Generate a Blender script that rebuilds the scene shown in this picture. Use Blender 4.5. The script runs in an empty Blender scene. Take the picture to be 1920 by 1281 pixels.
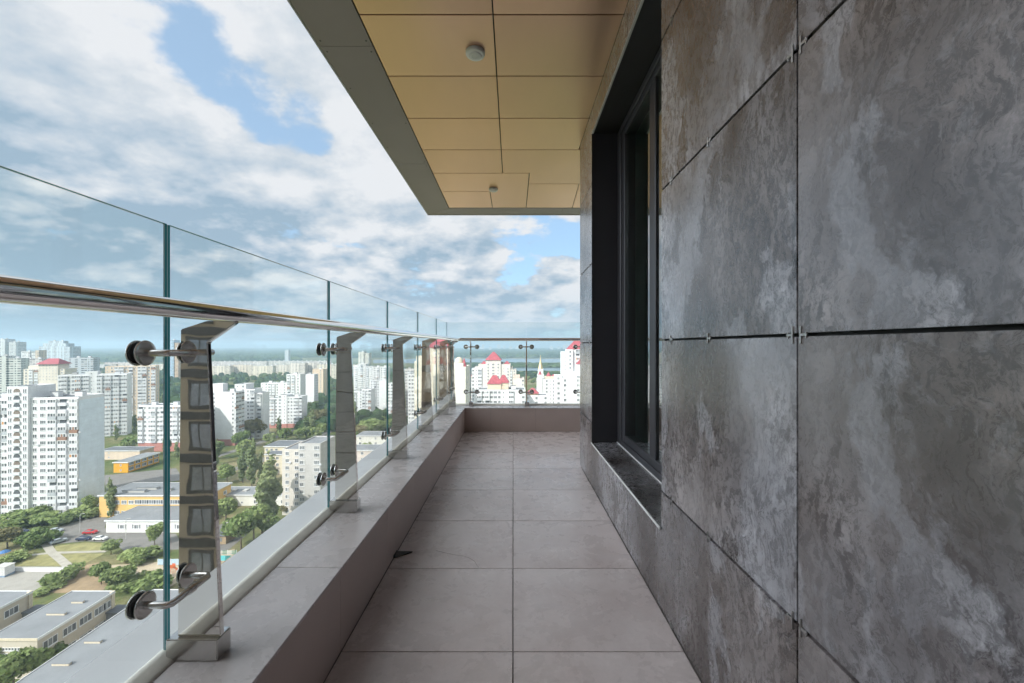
import bpy, bmesh, math, random
from mathutils import Vector, Matrix
import numpy as np
R = math.radians
SC = bpy.context.scene
COL = SC.collection
random.seed(7)

# ------------------------------------------------------------------ camera
EYE = 1.15
F = 800.0            # focal length in photo pixels (1920 wide)
VPX, VPY = 962.0, 648.0
cam_d = bpy.data.cameras.new("camera")
cam_d.sensor_width = 36.0
cam_d.lens = F / 1920 * 36.0
cam_d.shift_x = (960 - VPX) / 1920
cam_d.shift_y = (VPY - 640.5) / 1920
cam_d.clip_start = 0.02
cam_d.clip_end = 60000
cam = bpy.data.objects.new("camera", cam_d)
cam.location = (0, 0, EYE)
cam.rotation_euler = (R(90), 0, 0)
COL.objects.link(cam)
SC.camera = cam

# ------------------------------------------------------------------ exposure
SC.view_settings.view_transform = 'Standard'
SC.view_settings.look = 'None'
SC.view_settings.gamma = 1
SC.view_settings.exposure = 1.25
cy = SC.cycles
cy.use_denoising = True
cy.max_bounces = 10
cy.diffuse_bounces = 4
cy.glossy_bounces = 6
cy.transparent_max_bounces = 24
cy.volume_bounces = 1
cy.sample_clamp_indirect = 6
cy.caustics_reflective = False
cy.caustics_refractive = False

# ------------------------------------------------------------------ node helpers
class NT:
    def __init__(self, tree):
        self.t = tree
    def n(self, kind, **kw):
        nd = self.t.nodes.new(kind)
        ins = kw.pop('ins', {})
        for k, v in kw.items():
            setattr(nd, k, v)
        for k, v in ins.items():
            self.put(nd, k, v)
        return nd
    def put(self, nd, k, v):
        s = nd.inputs[k]
        if isinstance(v, bpy.types.NodeSocket):
            self.t.links.new(v, s)
        elif isinstance(v, bpy.types.Node):
            self.t.links.new(v.outputs[0], s)
        else:
            s.default_value = v
    def math(self, op, a, b=0.0, c=0.0, clamp=False):
        nd = self.n('ShaderNodeMath', operation=op, use_clamp=clamp)
        self.put(nd, 0, a); self.put(nd, 1, b); self.put(nd, 2, c)
        return nd.outputs[0]
    def vmath(self, op, a, b=(0, 0, 0)):
        nd = self.n('ShaderNodeVectorMath', operation=op)
        self.put(nd, 0, a); self.put(nd, 1, b)
        return nd.outputs['Value'] if op in ('DOT_PRODUCT', 'LENGTH') else nd.outputs[0]
    def noise(self, vec, scale, detail=4, rough=.55, dist=0.0, dims='3D'):
        nd = self.n('ShaderNodeTexNoise', noise_dimensions=dims)
        self.put(nd, 'Vector', vec)
        self.put(nd, 'Scale', scale); self.put(nd, 'Detail', detail)
        self.put(nd, 'Roughness', rough); self.put(nd, 'Distortion', dist)
        return nd
    def ramp(self, fac, stops, interp='LINEAR'):
        nd = self.n('ShaderNodeValToRGB')
        cr = nd.color_ramp
        cr.interpolation = interp
        while len(cr.elements) < len(stops):
            cr.elements.new(0.5)
        for e, (p, c) in zip(cr.elements, stops):
            e.position = p
            e.color = (c, c, c, 1) if not isinstance(c, tuple) else (*c, 1)
        self.put(nd, 0, fac)
        return nd.outputs[0]
    def mix(self, fac, a, b, blend='MIX'):
        nd = self.n('ShaderNodeMix', data_type='RGBA', blend_type=blend)
        self.put(nd, 0, fac)
        self.put(nd, 6, a if not isinstance(a, tuple) else (*a[:3], 1))
        self.put(nd, 7, b if not isinstance(b, tuple) else (*b[:3], 1))
        return nd.outputs[2]
    def smooth(self, v, a, b):
        nd = self.n('ShaderNodeMapRange', interpolation_type='SMOOTHSTEP')
        self.put(nd, 0, v); self.put(nd, 1, a); self.put(nd, 2, b)
        return nd.outputs[0]
    def xyz(self, v):
        nd = self.n('ShaderNodeSeparateXYZ'); self.put(nd, 0, v)
        return nd.outputs
    def comb(self, x, y, z):
        nd = self.n('ShaderNodeCombineXYZ')
        self.put(nd, 0, x); self.put(nd, 1, y); self.put(nd, 2, z)
        return nd.outputs[0]

def pixdir(u, v):
    d = Vector((u - VPX, F, VPY - v)); d.normalize()
    return d

# ------------------------------------------------------------------ sun and sky
SUN_DIR = Vector((-0.45, -0.62, 0.64)).normalized()      # towards the sun
sun_d = bpy.data.lights.new("sun", 'SUN')
sun_d.energy = 2.2
sun_d.angle = R(0.6)
sun_d.color = (1.0, 0.95, 0.87)
sun = bpy.data.objects.new("sun", sun_d)
sun.rotation_euler = (-SUN_DIR).to_track_quat('-Z', 'Y').to_euler()
sun.location = (-30, -40, 60)
COL.objects.link(sun)

world = bpy.data.worlds.new("World")
SC.world = world
world.use_nodes = True
w = NT(world.node_tree)
world.node_tree.nodes.clear()
sky = w.n('ShaderNodeTexSky', sky_type='NISHITA', sun_disc=False)
sky.sun_elevation = math.asin(SUN_DIR.z)
sky.sun_rotation = math.atan2(SUN_DIR.x, SUN_DIR.y)
sky.air_density = 1.0; sky.dust_density = 0.6; sky.ozone_density = 2.0
tc = w.n('ShaderNodeTexCoord')
dirv = tc.outputs['Generated']
dx, dy, dz = w.xyz(dirv)
zz = w.math('ADD', w.math('MAXIMUM', dz, 0.0), 0.26)
P = w.comb(w.math('DIVIDE', dx, zz), w.math('DIVIDE', dy, zz), 0.0)
n_big = w.noise(w.vmath('ADD', P, (2.3, 5.1, 0)), 1.9, 12, .60, .0)
n_off = w.noise(w.vmath('ADD', P, (2.3 - .10, 5.1 - .13, 0)), 1.9, 12, .60, .0)
n_bri = w.noise(w.vmath('ADD', P, (3.1, 7.7, 1.3)), 3.4, 10, .60, .0)
relief = w.math('MULTIPLY', w.math('SUBTRACT', n_big.outputs[0], n_off.outputs[0]), .85)
# openings of blue and heaps of cloud at the places they stand in this sky
def lobe(u, v, c0, c1, amt):
    d = pixdir(u, v)
    dd = w.vmath('DOT_PRODUCT', dirv, tuple(d))
    return w.math('MULTIPLY', w.smooth(dd, c0, c1), amt)
bias = 0.0
for (u, v, deg, amt) in [(350, 70, 7, -.15), (265, 10, 8, -.14), (420, 115, 6, -.13), (540, 220, 7, -.20), (440, 242, 5, -.11),
                         (1010, 480, 8, -.13), (930, 440, 5, -.07), (1080, 480, 5, -.09), (180, 40, 12, .06), (230, 180, 10, .08), (500, 60, 8, .10), (470, 170, 4, .05),
                         (870, 480, 6, .10), (1050, 525, 5, .12), (985, 585, 4, .14), (850, 590, 6, .12), (700, 330, 20, .09),
                         (150, 220, 22, .08), (420, 545, 10, .10), (700, 100, 12, .09)]:
    bias = w.math('ADD', bias, lobe(u, v, math.cos(R(deg)), math.cos(R(deg * .15)), amt))
cov_n = w.math('ADD', w.math('ADD', n_big.outputs[0], .085), bias)
cov = w.smooth(cov_n, .405, .545)
# small heaped clouds low over the horizon
low = w.math('MULTIPLY', w.smooth(dz, .42, .16), w.smooth(dz, .0, .05))
n_low = w.noise(w.vmath('MULTIPLY', dirv, (6.5, 6.5, 13.0)), 1.0, 9, .56)
lowd = w.math('MULTIPLY', w.math('SUBTRACT', n_low.outputs[0], .5), low)
n_lo2 = w.noise(w.vmath('ADD', w.vmath('MULTIPLY', dirv, (6.5, 6.5, 13.0)), (.10, .0, -.30)), 1.0, 9, .56)
low_rel = w.math('MULTIPLY', w.math('SUBTRACT', n_low.outputs[0], n_lo2.outputs[0]), w.math('MULTIPLY', low, 1.3))
cov_n = w.math('ADD', cov_n, w.math('MULTIPLY', lowd, .80))
cov = w.smooth(cov_n, .425, .520)
# greyer, bluer undersides low on the left
grey_bias = 0.0
for (u, v, deg, amt) in [(120, 470, 22, .17), (640, 510, 15, .13), (850, 540, 7, .08), (300, 600, 20, .10), (960, 610, 14, .10), (60, 610, 14, .08)]:
    grey_bias = w.math('ADD', grey_bias, lobe(u, v, math.cos(R(deg)), math.cos(R(deg * .1)), amt))
bright = w.math('ADD', w.math('ADD', low_rel, relief), w.math('SUBTRACT', w.math('ADD', w.math('MULTIPLY', n_bri.outputs[0], .75), w.math('MULTIPLY', cov_n, .28)), grey_bias))
ccol = w.ramp(bright, [(.24, (1.45, 2.0, 2.5)), (.36, (2.15, 2.55, 2.95)), (.47, (2.75, 3.0, 3.25)), (.60, (3.5, 3.58, 3.7))])
skyb = w.mix(.55, w.mix(1.0, sky.outputs[0], (.58, .78, .88), 'MULTIPLY'), (2.3, 3.05, 3.7))
allsky = w.mix(cov, skyb, ccol)
# pale blue air just above the horizon
hz = w.smooth(dz, .16, .0)
allsky = w.mix(w.math('MULTIPLY', hz, .55), allsky, (1.85, 2.55, 3.15))
# the ground side of the dome
allsky = w.mix(w.smooth(dz, -.002, -.05), allsky, (1.6, 1.9, 2.0))
# added fill: sky brightened out of view, left and behind, to light the balcony
sky_fill = w.smooth(w.vmath('DOT_PRODUCT', dirv, tuple(Vector((-.86, -.34, .38)).normalized())), .56, .98)
sky_fill = w.math('ADD', 1.0, w.math('MULTIPLY', w.math('MULTIPLY', sky_fill, w.smooth(dz, -.01, .05)), 4.2))
allsky = w.mix(1.0, allsky, w.comb(sky_fill, sky_fill, sky_fill), 'MULTIPLY')
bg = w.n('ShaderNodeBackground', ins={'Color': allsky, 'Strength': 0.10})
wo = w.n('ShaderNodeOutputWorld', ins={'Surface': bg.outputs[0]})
world.cycles.sampling_method = 'MANUAL'
world.cycles.sample_map_resolution = 1024

# ------------------------------------------------------------------ materials
MATS = {}
def new_mat(name):
    m = bpy.data.materials.new(name); m.use_nodes = True
    t = NT(m.node_tree)
    b = m.node_tree.nodes['Principled BSDF']
    MATS[name] = m
    return m, t, b
def plain(name, col, rough=.6, metal=0.0, var=.12, scale=3.0, spec=.5, bump=0.0):
    m, t, b = new_mat(name)
    tcn = t.n('ShaderNodeTexCoord')
    nz = t.noise(tcn.outputs['Object'], scale, 5, .6)
    f = t.ramp(nz.outputs[0], [(.3, 1 - var), (.7, 1 + var)])
    c = t.mix(1.0, col, f, 'MULTIPLY')
    t.put(b, 'Base Color', c)
    t.put(b, 'Roughness', rough); t.put(b, 'Metallic', metal)
    b.inputs['Specular IOR Level'].default_value = spec
    if bump:
        bp = t.n('ShaderNodeBump', ins={'Strength': bump, 'Distance': .01, 'Height': nz.outputs[0]})
        t.put(b, 'Normal', bp.outputs[0])
    return m

def stone_mat():
    m, t, b = new_mat('dark_stone')
    tcn = t.n('ShaderNodeTexCoord')
    p = tcn.outputs['Object']
    wn = t.noise(p, 3.0, 6, .62)
    wv = t.vmath('SCALE', wn.outputs['Color'], (0, 0, 0)); wv.node.inputs['Scale'].default_value = .22
    pw = t.vmath('ADD', p, wv)
    mp = t.n('ShaderNodeMapping', ins={'Vector': pw}); mp.inputs['Rotation'].default_value = (R(38), 0, 0); mp.inputs['Scale'].default_value = (1, 1.25, .6)
    q = mp.outputs[0]
    # slow drift between brown black and blue grey
    big = t.noise(q, 1.3, 8, .58)
    base = t.ramp(big.outputs[0], [(.37, (.036, .029, .029)), (.455, (.078, .069, .070)), (.54, (.138, .130, .139)), (.62, (.225, .218, .236))])
    dn = t.noise(p, 1.1, 4, .5)
    base = t.mix(t.ramp(dn.outputs[0], [(.42, 0), (.60, .8)]), base, t.mix(1.0, base, (1.10, .985, .88), 'MULTIPLY'))
    # pale smooth sheets with a torn edge
    pn = t.noise(q, 1.45, 12, .60)
    pm = t.ramp(pn.outputs[0], [(.520, 0), (.535, .75), (.60, 1)])
    base = t.mix(t.math('MULTIPLY', pm, .62), base, t.mix(t.ramp(t.noise(p, 5, 5, .6).outputs[0], [(.35, 0), (.65, 1)]), (.205, .197, .212), (.335, .325, .345)))
    # brown black islands
    kn = t.noise(t.vmath('ADD', q, (5.2, 1.7, 3.3)), 3.1, 7, .5)
    km = t.ramp(kn.outputs[0], [(.625, 0), (.64, 1)])
    base = t.mix(t.math('MULTIPLY', km, .75), base, (.052, .043, .041))
    # crumbly grain, strong in some zones and absent in others
    zone = t.ramp(t.noise(p, 1.9, 5, .6).outputs[0], [(.42, .10), (.58, 1)])
    gn = t.noise(q, 38, 10, .78, .4)
    base = t.mix(zone, base, t.mix(1.0, base, t.ramp(gn.outputs[0], [(.39, .46), (.5, .96), (.61, 1.95)]), 'MULTIPLY'))
    vo = t.noise(q, 9, 6, .6, .5)
    vl = t.math('ABSOLUTE', t.math('SUBTRACT', vo.outputs[0], .5))
    vz = t.ramp(t.noise(t.vmath('ADD', p, (9, 2, 4)), 2.4, 4).outputs[0], [(.50, 0), (.62, 1)])
    base = t.mix(t.math('MULTIPLY', t.math('MULTIPLY', t.ramp(vl, [(0, 1), (.022, 0)]), vz), .22), base, (.34, .33, .345))
    base = t.mix(t.math('MULTIPLY', t.math('MULTIPLY', t.ramp(t.math('ABSOLUTE', t.math('SUBTRACT', vo.outputs[0], .56)), [(0, 1), (.018, 0)]), vz), .38), base, (.05, .042, .042))
    sp = t.noise(p, 150, 3, .7)
    base = t.mix(1.0, base, t.ramp(sp.outputs[0], [(.33, .80), (.67, 1.20)]), 'MULTIPLY')
    t.put(b, 'Base Color', base)
    t.put(b, 'Roughness', t.ramp(gn.outputs[0], [(.3, .20), (.7, .36)]))
    b.inputs['Specular IOR Level'].default_value = .75
    b.inputs['Coat Weight'].default_value = .35; b.inputs['Coat Roughness'].default_value = .22
    bp = t.n('ShaderNodeBump', ins={'Strength': .08, 'Distance': .004, 'Height': gn.outputs[0]})
    t.put(b, 'Normal', bp.outputs[0])
    return m

def tile_mat(name, c0, c1, rough):
    m, t, b = new_mat(name)
    tcn = t.n('ShaderNodeTexCoord'); geo = t.n('ShaderNodeNewGeometry')
    p = tcn.outputs['Object']
    off = t.math('MULTIPLY', geo.outputs['Random Per Island'], 40.0)
    pv = t.vmath('ADD', p, t.comb(off, off, 0.0))
    a = t.noise(pv, 2.4, 9, .62, .5)
    base = t.ramp(a.outputs[0], [(.3, c0), (.7, c1)])
    n2 = t.noise(pv, 7, 8, .66, .3)
    base = t.mix(1.0, base, t.ramp(n2.outputs[0], [(.30, .965), (.5, 1.0), (.70, 1.04)]), 'MULTIPLY')
    vn = t.noise(pv, 3.1, 8, .6, 1.5)
    vl = t.math('ABSOLUTE', t.math('SUBTRACT', vn.outputs[0], .5))
    patchy = t.ramp(t.noise(pv, 1.7, 3).outputs[0], [(.5, 0), (.62, 1)])
    base = t.mix(t.math('MULTIPLY', t.math('MULTIPLY', t.ramp(vl, [(0, 1), (.02, 0)]), patchy), .06), base, tuple(min(1, x * 1.35) for x in c1))
    isl = t.math('ADD', .96, t.math('MULTIPLY', geo.outputs['Random Per Island'], .08))
    base = t.mix(1.0, base, t.comb(isl, isl, isl), 'MULTIPLY')
    st = t.noise(p, 1.3, 7, .68)                        # walked-in grime, not tied to the tiles
    base = t.mix(t.ramp(st.outputs[0], [(.46, 0), (.64, .5)]), base, t.mix(1.0, base, (.84, .82, .81), 'MULTIPLY'))
    dust = t.noise(p, 60, 4, .7)
    base = t.mix(1.0, base, t.ramp(dust.outputs[0], [(.3, .95), (.7, 1.05)]), 'MULTIPLY')
    t.put(b, 'Base Color', base)
    t.put(b, 'Roughness', t.ramp(n2.outputs[0], [(.3, rough - .05), (.7, rough + .10)]))
    return m

def gold_mat():
    m, t, b = new_mat('gold_composite')
    oi = t.n('ShaderNodeObjectInfo'); tcn = t.n('ShaderNodeTexCoord')
    v = t.math('ADD', .95, t.math('MULTIPLY', oi.outputs['Random'], .10))
    nz = t.noise(t.vmath('MULTIPLY', tcn.outputs['Object'], (1, .25, 1)), 3, 3)
    c = t.mix(1.0, (.92, .605, .445), t.comb(v, v, v), 'MULTIPLY')
    c = t.mix(1.0, c, t.ramp(nz.outputs[0], [(.3, .97), (.7, 1.03)]), 'MULTIPLY')
    t.put(b, 'Base Color', c)
    t.put(b, 'Metallic', .70); t.put(b, 'Roughness', .31)
    big = t.noise(tcn.outputs['Object'], 1.6, 1)
    bp = t.n('ShaderNodeBump', ins={'Strength': .25, 'Distance': .02, 'Height': big.outputs[0]})
    t.put(b, 'Normal', bp.outputs[0])
    return m

def mirror_mat(name, col, rough, bump, scale, smudge=.08):
    m, t, b = new_mat(name)
    tcn = t.n('ShaderNodeTexCoord')
    t.put(b, 'Base Color', (*col, 1)); t.put(b, 'Metallic', 1.0)
    sm = t.noise(tcn.outputs['Object'], 18, 6, .7)
    t.put(b, 'Roughness', t.ramp(sm.outputs[0], [(.4, rough), (.75, rough + smudge)]))
    nz = t.noise(tcn.outputs['Object'], scale, 2)
    bp = t.n('ShaderNodeBump', ins={'Strength': bump, 'Distance': .01, 'Height': nz.outputs[0]})
    t.put(b, 'Normal', bp.outputs[0])
    return m

def glass_mat(name, tint, f0=.035, edge=.75, rough=0.0):
    """thin clear sheet: transparent plus a Schlick mirror"""
    m, t, b = new_mat(name)
    m.node_tree.nodes.remove(b)
    lw = t.n('ShaderNodeLayerWeight', ins={'Blend': .5})
    f = t.math('ADD', f0, t.math('MULTIPLY', t.math('POWER', lw.outputs['Facing'], 5.0), edge))
    tr = t.n('ShaderNodeBsdfTransparent', ins={'Color': (*tint, 1)})
    gl = t.n('ShaderNodeBsdfGlossy', ins={'Color': (1, 1, 1, 1), 'Roughness': rough})
    mx = t.n('ShaderNodeMixShader', ins={0: f, 1: tr.outputs[0], 2: gl.outputs[0]})
    out = m.node_tree.nodes['Material Output']
    m.node_tree.links.new(mx.outputs[0], out.inputs[0])
    return m

stone_mat()
tile_mat('floor_tile', (.56, .468, .452), (.69, .61, .595), .26)
tile_mat('coping_tile', (.56, .50, .49), (.61, .555, .545), .25)
gold_mat()
plain('grout', (.17, .15, .14), .8)
plain('parapet_tile', (.50, .405, .37), .45, var=.06)
plain('grey_band', (.31, .275, .305), .42, .2, var=.05, scale=1.5)
plain('dark_gap', (.015, .014, .013), .8)
plain('fascia_white', (.55, .57, .6), .4)
plain('black_frame', (.034, .032, .037), .42, var=.1)
plain('silver_trim', (.78, .77, .76), .4, .2)
plain('dark_sill', (.11, .108, .118), .42, var=.25, scale=6)
plain('clip_steel', (.42, .41, .40), .38, 1.0)
plain('rivet_dark', (.10, .10, .095), .5, .5)
plain('white_plastic', (.88, .88, .90), .35, var=.02)
plain('lens_plastic', (.84, .84, .88), .25, var=.02)
plain('ledge_metal', (.76, .76, .765), .45, .0, var=.02, scale=1.0)
plain('silicone', (.86, .82, .73), .5, var=.08, scale=14, bump=.3)
plain('room_dark', (.55, .64, .60), .9)
plain('wing_plaster', (.42, .34, .26), .6, var=.06, scale=.4)
plain('wing_dark_band', (.09, .085, .085), .5)
plain('wing_grey_panel', (.25, .245, .245), .5, var=.15, scale=.3)
plain('wing_window', (.30, .31, .35), .12, .4)
plain('drain_black', (.02, .02, .02), .6)
plain('rubber', (.02, .02, .022), .5)
mirror_mat('polished_steel', (.80, .785, .76), .008, .05, 5.0, .03)
mirror_mat('rail_steel', (.86, .845, .83), .05, .02, 6.0)
mirror_mat('brushed_steel', (.60, .59, .575), .20, .02, 30.0)
glass_mat('clear_glass', (.965, .985, .98), .03, .55)
glass_mat('window_glass', (.76, .90, .86), .26, .74)
m, t, b = new_mat('glass_edge')
t.put(b, 'Base Color', (.03, .24, .27, 1)); t.put(b, 'Roughness', .12)
m, t, b = new_mat('glass_arris'); t.put(b, 'Base Color', (.30, .44, .48, 1)); t.put(b, 'Roughness', .25)
m, t, b = new_mat('crack_line'); t.put(b, 'Base Color', (.24, .20, .19, 1)); t.put(b, 'Roughness', .8)

# ------------------------------------------------------------------ mesh helpers
class MB:
    """collects faces with material slots; build() links ONE mesh object"""
    def __init__(self):
        self.v = []; self.f = []; self.mi = []; self.mats = []; self.sm = []
    def slot(self, m):
        if m not in self.mats: self.mats.append(m)
        return self.mats.index(m)
    def face(self, pts, mat, smooth=False):
        i = len(self.v); self.v += [tuple(p) for p in pts]
        self.f.append(tuple(range(i, i + len(pts)))); self.mi.append(self.slot(mat)); self.sm.append(smooth)
    def add(self, vs, fs, mat, smooth=False):
        i = len(self.v); self.v += [tuple(p) for p in vs]; s = self.slot(mat)
        for f in fs:
            self.f.append(tuple(i + k for k in f)); self.mi.append(s); self.sm.append(smooth)
    def box(self, x0, x1, y0, y1, z0, z1, mat):
        vs = [(x0, y0, z0), (x1, y0, z0), (x1, y1, z0), (x0, y1, z0), (x0, y0, z1), (x1, y0, z1), (x1, y1, z1), (x0, y1, z1)]
        self.add(vs, [(3, 2, 1, 0), (4, 5, 6, 7), (0, 1, 5, 4), (1, 2, 6, 5), (2, 3, 7, 6), (3, 0, 4, 7)], mat)
    def bbox(self, x0, x1, y0, y1, z0, z1, mat, bev=.002, seg=1):
        bm = bmesh.new()
        bmesh.ops.create_cube(bm, size=1)
        bmesh.ops.scale(bm, vec=(x1 - x0, y1 - y0, z1 - z0), verts=bm.verts)
        bmesh.ops.translate(bm, vec=((x0 + x1) / 2, (y0 + y1) / 2, (z0 + z1) / 2), verts=bm.verts)
        bmesh.ops.bevel(bm, geom=list(bm.edges), offset=bev, segments=seg, affect='EDGES')
        self.from_bm(bm, mat)
    def from_bm(self, bm, mat, smooth=False):
        bm.verts.index_update()
        self.add([v.co for v in bm.verts], [[v.index for v in f.verts] for f in bm.faces], mat, smooth)
        bm.free()
    def prism(self, poly, axis, a, b, mat, bev=0, cap_mat=None):
        """extrude a polygon; axis 'z': poly (x,y); 'y': poly (x,z); 'x': poly (y,z)"""
        def P3(p, h):
            return {'z': (p[0], p[1], h), 'y': (p[0], h, p[1]), 'x': (h, p[0], p[1])}[axis]
        bm = bmesh.new()
        lo = [bm.verts.new(P3(p, a)) for p in poly]
        hi = [bm.verts.new(P3(p, b)) for p in poly]
        bm.faces.new(lo); bm.faces.new(hi)
        n = len(poly)
        for i in range(n):
            bm.faces.new((lo[i], lo[(i + 1) % n], hi[(i + 1) % n], hi[i]))
        bmesh.ops.recalc_face_normals(bm, faces=bm.faces)
        if bev:
            bmesh.ops.bevel(bm, geom=list(bm.edges), offset=bev, segments=2, affect='EDGES')
        self.from_bm(bm, mat)
    def tube(self, pts, r, mat, seg=16, caps=True, smooth=True):
        pts = [Vector(p) for p in pts]
        rs = r if isinstance(r, (list, tuple)) else [r] * len(pts)
        rings = []
        up = None
        for i, p in enumerate(pts):
            d = (pts[min(i + 1, len(pts) - 1)] - pts[max(i - 1, 0)]).normalized()
            if up is None:
                up = Vector((0, 0, 1)) if abs(d.z) < .9 else Vector((1, 0, 0))
            a = d.cross(up).normalized(); bb = a.cross(d).normalized(); up = bb
            k = 1.0
            if 0 < i < len(pts) - 1:
                d1 = (pts[i] - pts[i - 1]).normalized(); d2 = (pts[i + 1] - pts[i]).normalized()
                k = 1 / max(.5, math.cos(d1.angle(d2) / 2))
            rings.append([p + (a * math.cos(2 * math.pi * j / seg) + bb * math.sin(2 * math.pi * j / seg)) * rs[i] for j in range(seg)])
        vs = [q for rg in rings for q in rg]; fs = []
        for i in range(len(pts) - 1):
            for j in range(seg):
                k2 = (j + 1) % seg
                fs.append((i * seg + j, i * seg + k2, (i + 1) * seg + k2, (i + 1) * seg + j))
        self.add(vs, fs, mat, smooth)
        if caps:
            self.face(list(reversed(rings[0])), mat); self.face(rings[-1], mat)
    def lathe(self, prof, c, axis, mat, seg=24, smooth=False):
        """prof: list of (r, h) along axis from c"""
        ax = {'x': (Vector((1, 0, 0)), Vector((0, 1, 0)), Vector((0, 0, 1))), 'y': (Vector((0, 1, 0)), Vector((0, 0, 1)), Vector((1, 0, 0))),
              'z': (Vector((0, 0, 1)), Vector((1, 0, 0)), Vector((0, 1, 0)))}[axis]
        c = Vector(c); vs = []; fs = []
        for r, h in prof:
            for j in range(seg):
                a = 2 * math.pi * j / seg
                vs.append(c + ax[0] * h + ax[1] * (r * math.cos(a)) + ax[2] * (r * math.sin(a)))
        for i in range(len(prof) - 1):
            for j in range(seg):
                k = (j + 1) % seg
                fs.append((i * seg + j, i * seg + k, (i + 1) * seg + k, (i + 1) * seg + j))
        self.add(vs, fs, mat, smooth)
        if prof[0][0] > 1e-6: self.face(list(reversed(vs[:seg])), mat)
        if prof[-1][0] > 1e-6: self.face(vs[-seg:], mat)
    def mesh(self, name):
        me = bpy.data.meshes.new(name)
        me.from_pydata(self.v, [], self.f)
        for m in self.mats: me.materials.append(MATS[m])
        me.polygons.foreach_set('material_index', self.mi)
        me.polygons.foreach_set('use_smooth', self.sm)
        me.update()
        return me
    def build(self, name, parent=None, loc=(0, 0, 0), org=None):
        """org: world point that becomes the object's origin (mesh coordinates are given in parent space)"""
        if org is not None:
            o_ = Vector(org); self.v = [tuple(Vector(p) - o_) for p in self.v]; loc = org
        o = bpy.data.objects.new(name, self.mesh(name))
        o.location = loc
        COL.objects.link(o)
        if parent is not None: o.parent = parent
        return o

def tag(o, label=None, cat=None, group=None, kind=None):
    if label: o['label'] = label
    if cat: o['category'] = cat
    if group: o['group'] = group
    if kind: o['kind'] = kind
    return o
def thing(name, label, cat, loc=(0, 0, 0), rz=0, group=None):
    o = bpy.data.objects.new(name, None)
    o.empty_display_size = .2
    o.location = loc; o.rotation_euler = (0, 0, rz)
    COL.objects.link(o)
    return tag(o, label, cat, group)
def put(name, me, parent, loc, rz=0, sc=None):
    o = bpy.data.objects.new(name, me); o.location = loc; o.rotation_euler = (0, 0, rz)
    if sc: o.scale = sc
    COL.objects.link(o); o.parent = parent
    return o
def copy_tree(o, parent=None):
    c = o.copy(); COL.objects.link(c)
    if parent is not None: c.parent = parent
    for ch in o.children: copy_tree(ch, c)
    return c


# ================================================================== BALCONY
XR, XL, ZP, XG = .645, -.648, .317, -.928
YF, YGF = 5.70, 5.98
YB = -3.2                                   # how far the balcony runs on behind the camera
TJ = [1.603 + .5985 * k for k in range(-8, 8)]
ZC = 3.08

# floor: porcelain tiles on a grout bed
g = MB(); g.box(XL - .1, 6, YB, YF + .1, -.30, -.006, 'grout')
floor = g.build('floor'); tag(floor, kind='structure')
g = MB()
ys = [YB] + [y for y in TJ if YB < y < YF - .1] + [YF]
for y0, y1 in zip(ys, ys[1:]):
    for x0, x1 in [(XL + .004, -.0022), (.0022, XR - .003 if y1 < 4.2 else 1.195), (1.2, 2.4), (2.404, 3.6)]:
        if x0 > 1 and y0 < 3.9: continue
        yy0, yy1 = y0 + .0022, y1 - .0022
        g.bbox(x0, x1, yy0, yy1, -.02, 0, 'floor_tile', .0012)
ft = g.build('tiles', floor)
# hairline crack over one tile
g = MB()
cr = [(-.43, 2.392), (-.375, 2.366), (-.319, 2.343), (-.27, 2.33), (-.234, 2.307), (-.205, 2.275), (-.191, 2.238), (-.178, 2.209)]
g.tube([(x, y, .0001) for x, y in cr], .0008, 'crack_line', 6)
g.build('crack', floor)

# drain outlet at the foot of the parapet
d = thing('floor_drain', 'small black drain outlet at the foot of the low parapet', 'drain', (XL, 2.345, 0))
g = MB(); g.prism([(0, -.035), (.02, -.032), (.088, .024), (.088, .03), (0, .03)], 'z', .0005, .006, 'drain_black'); g.build('cover', d)
g = MB(); g.box(-.0, .004, -.034, .029, .0062, .012, 'dark_gap'); g.build('opening', d)

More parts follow.
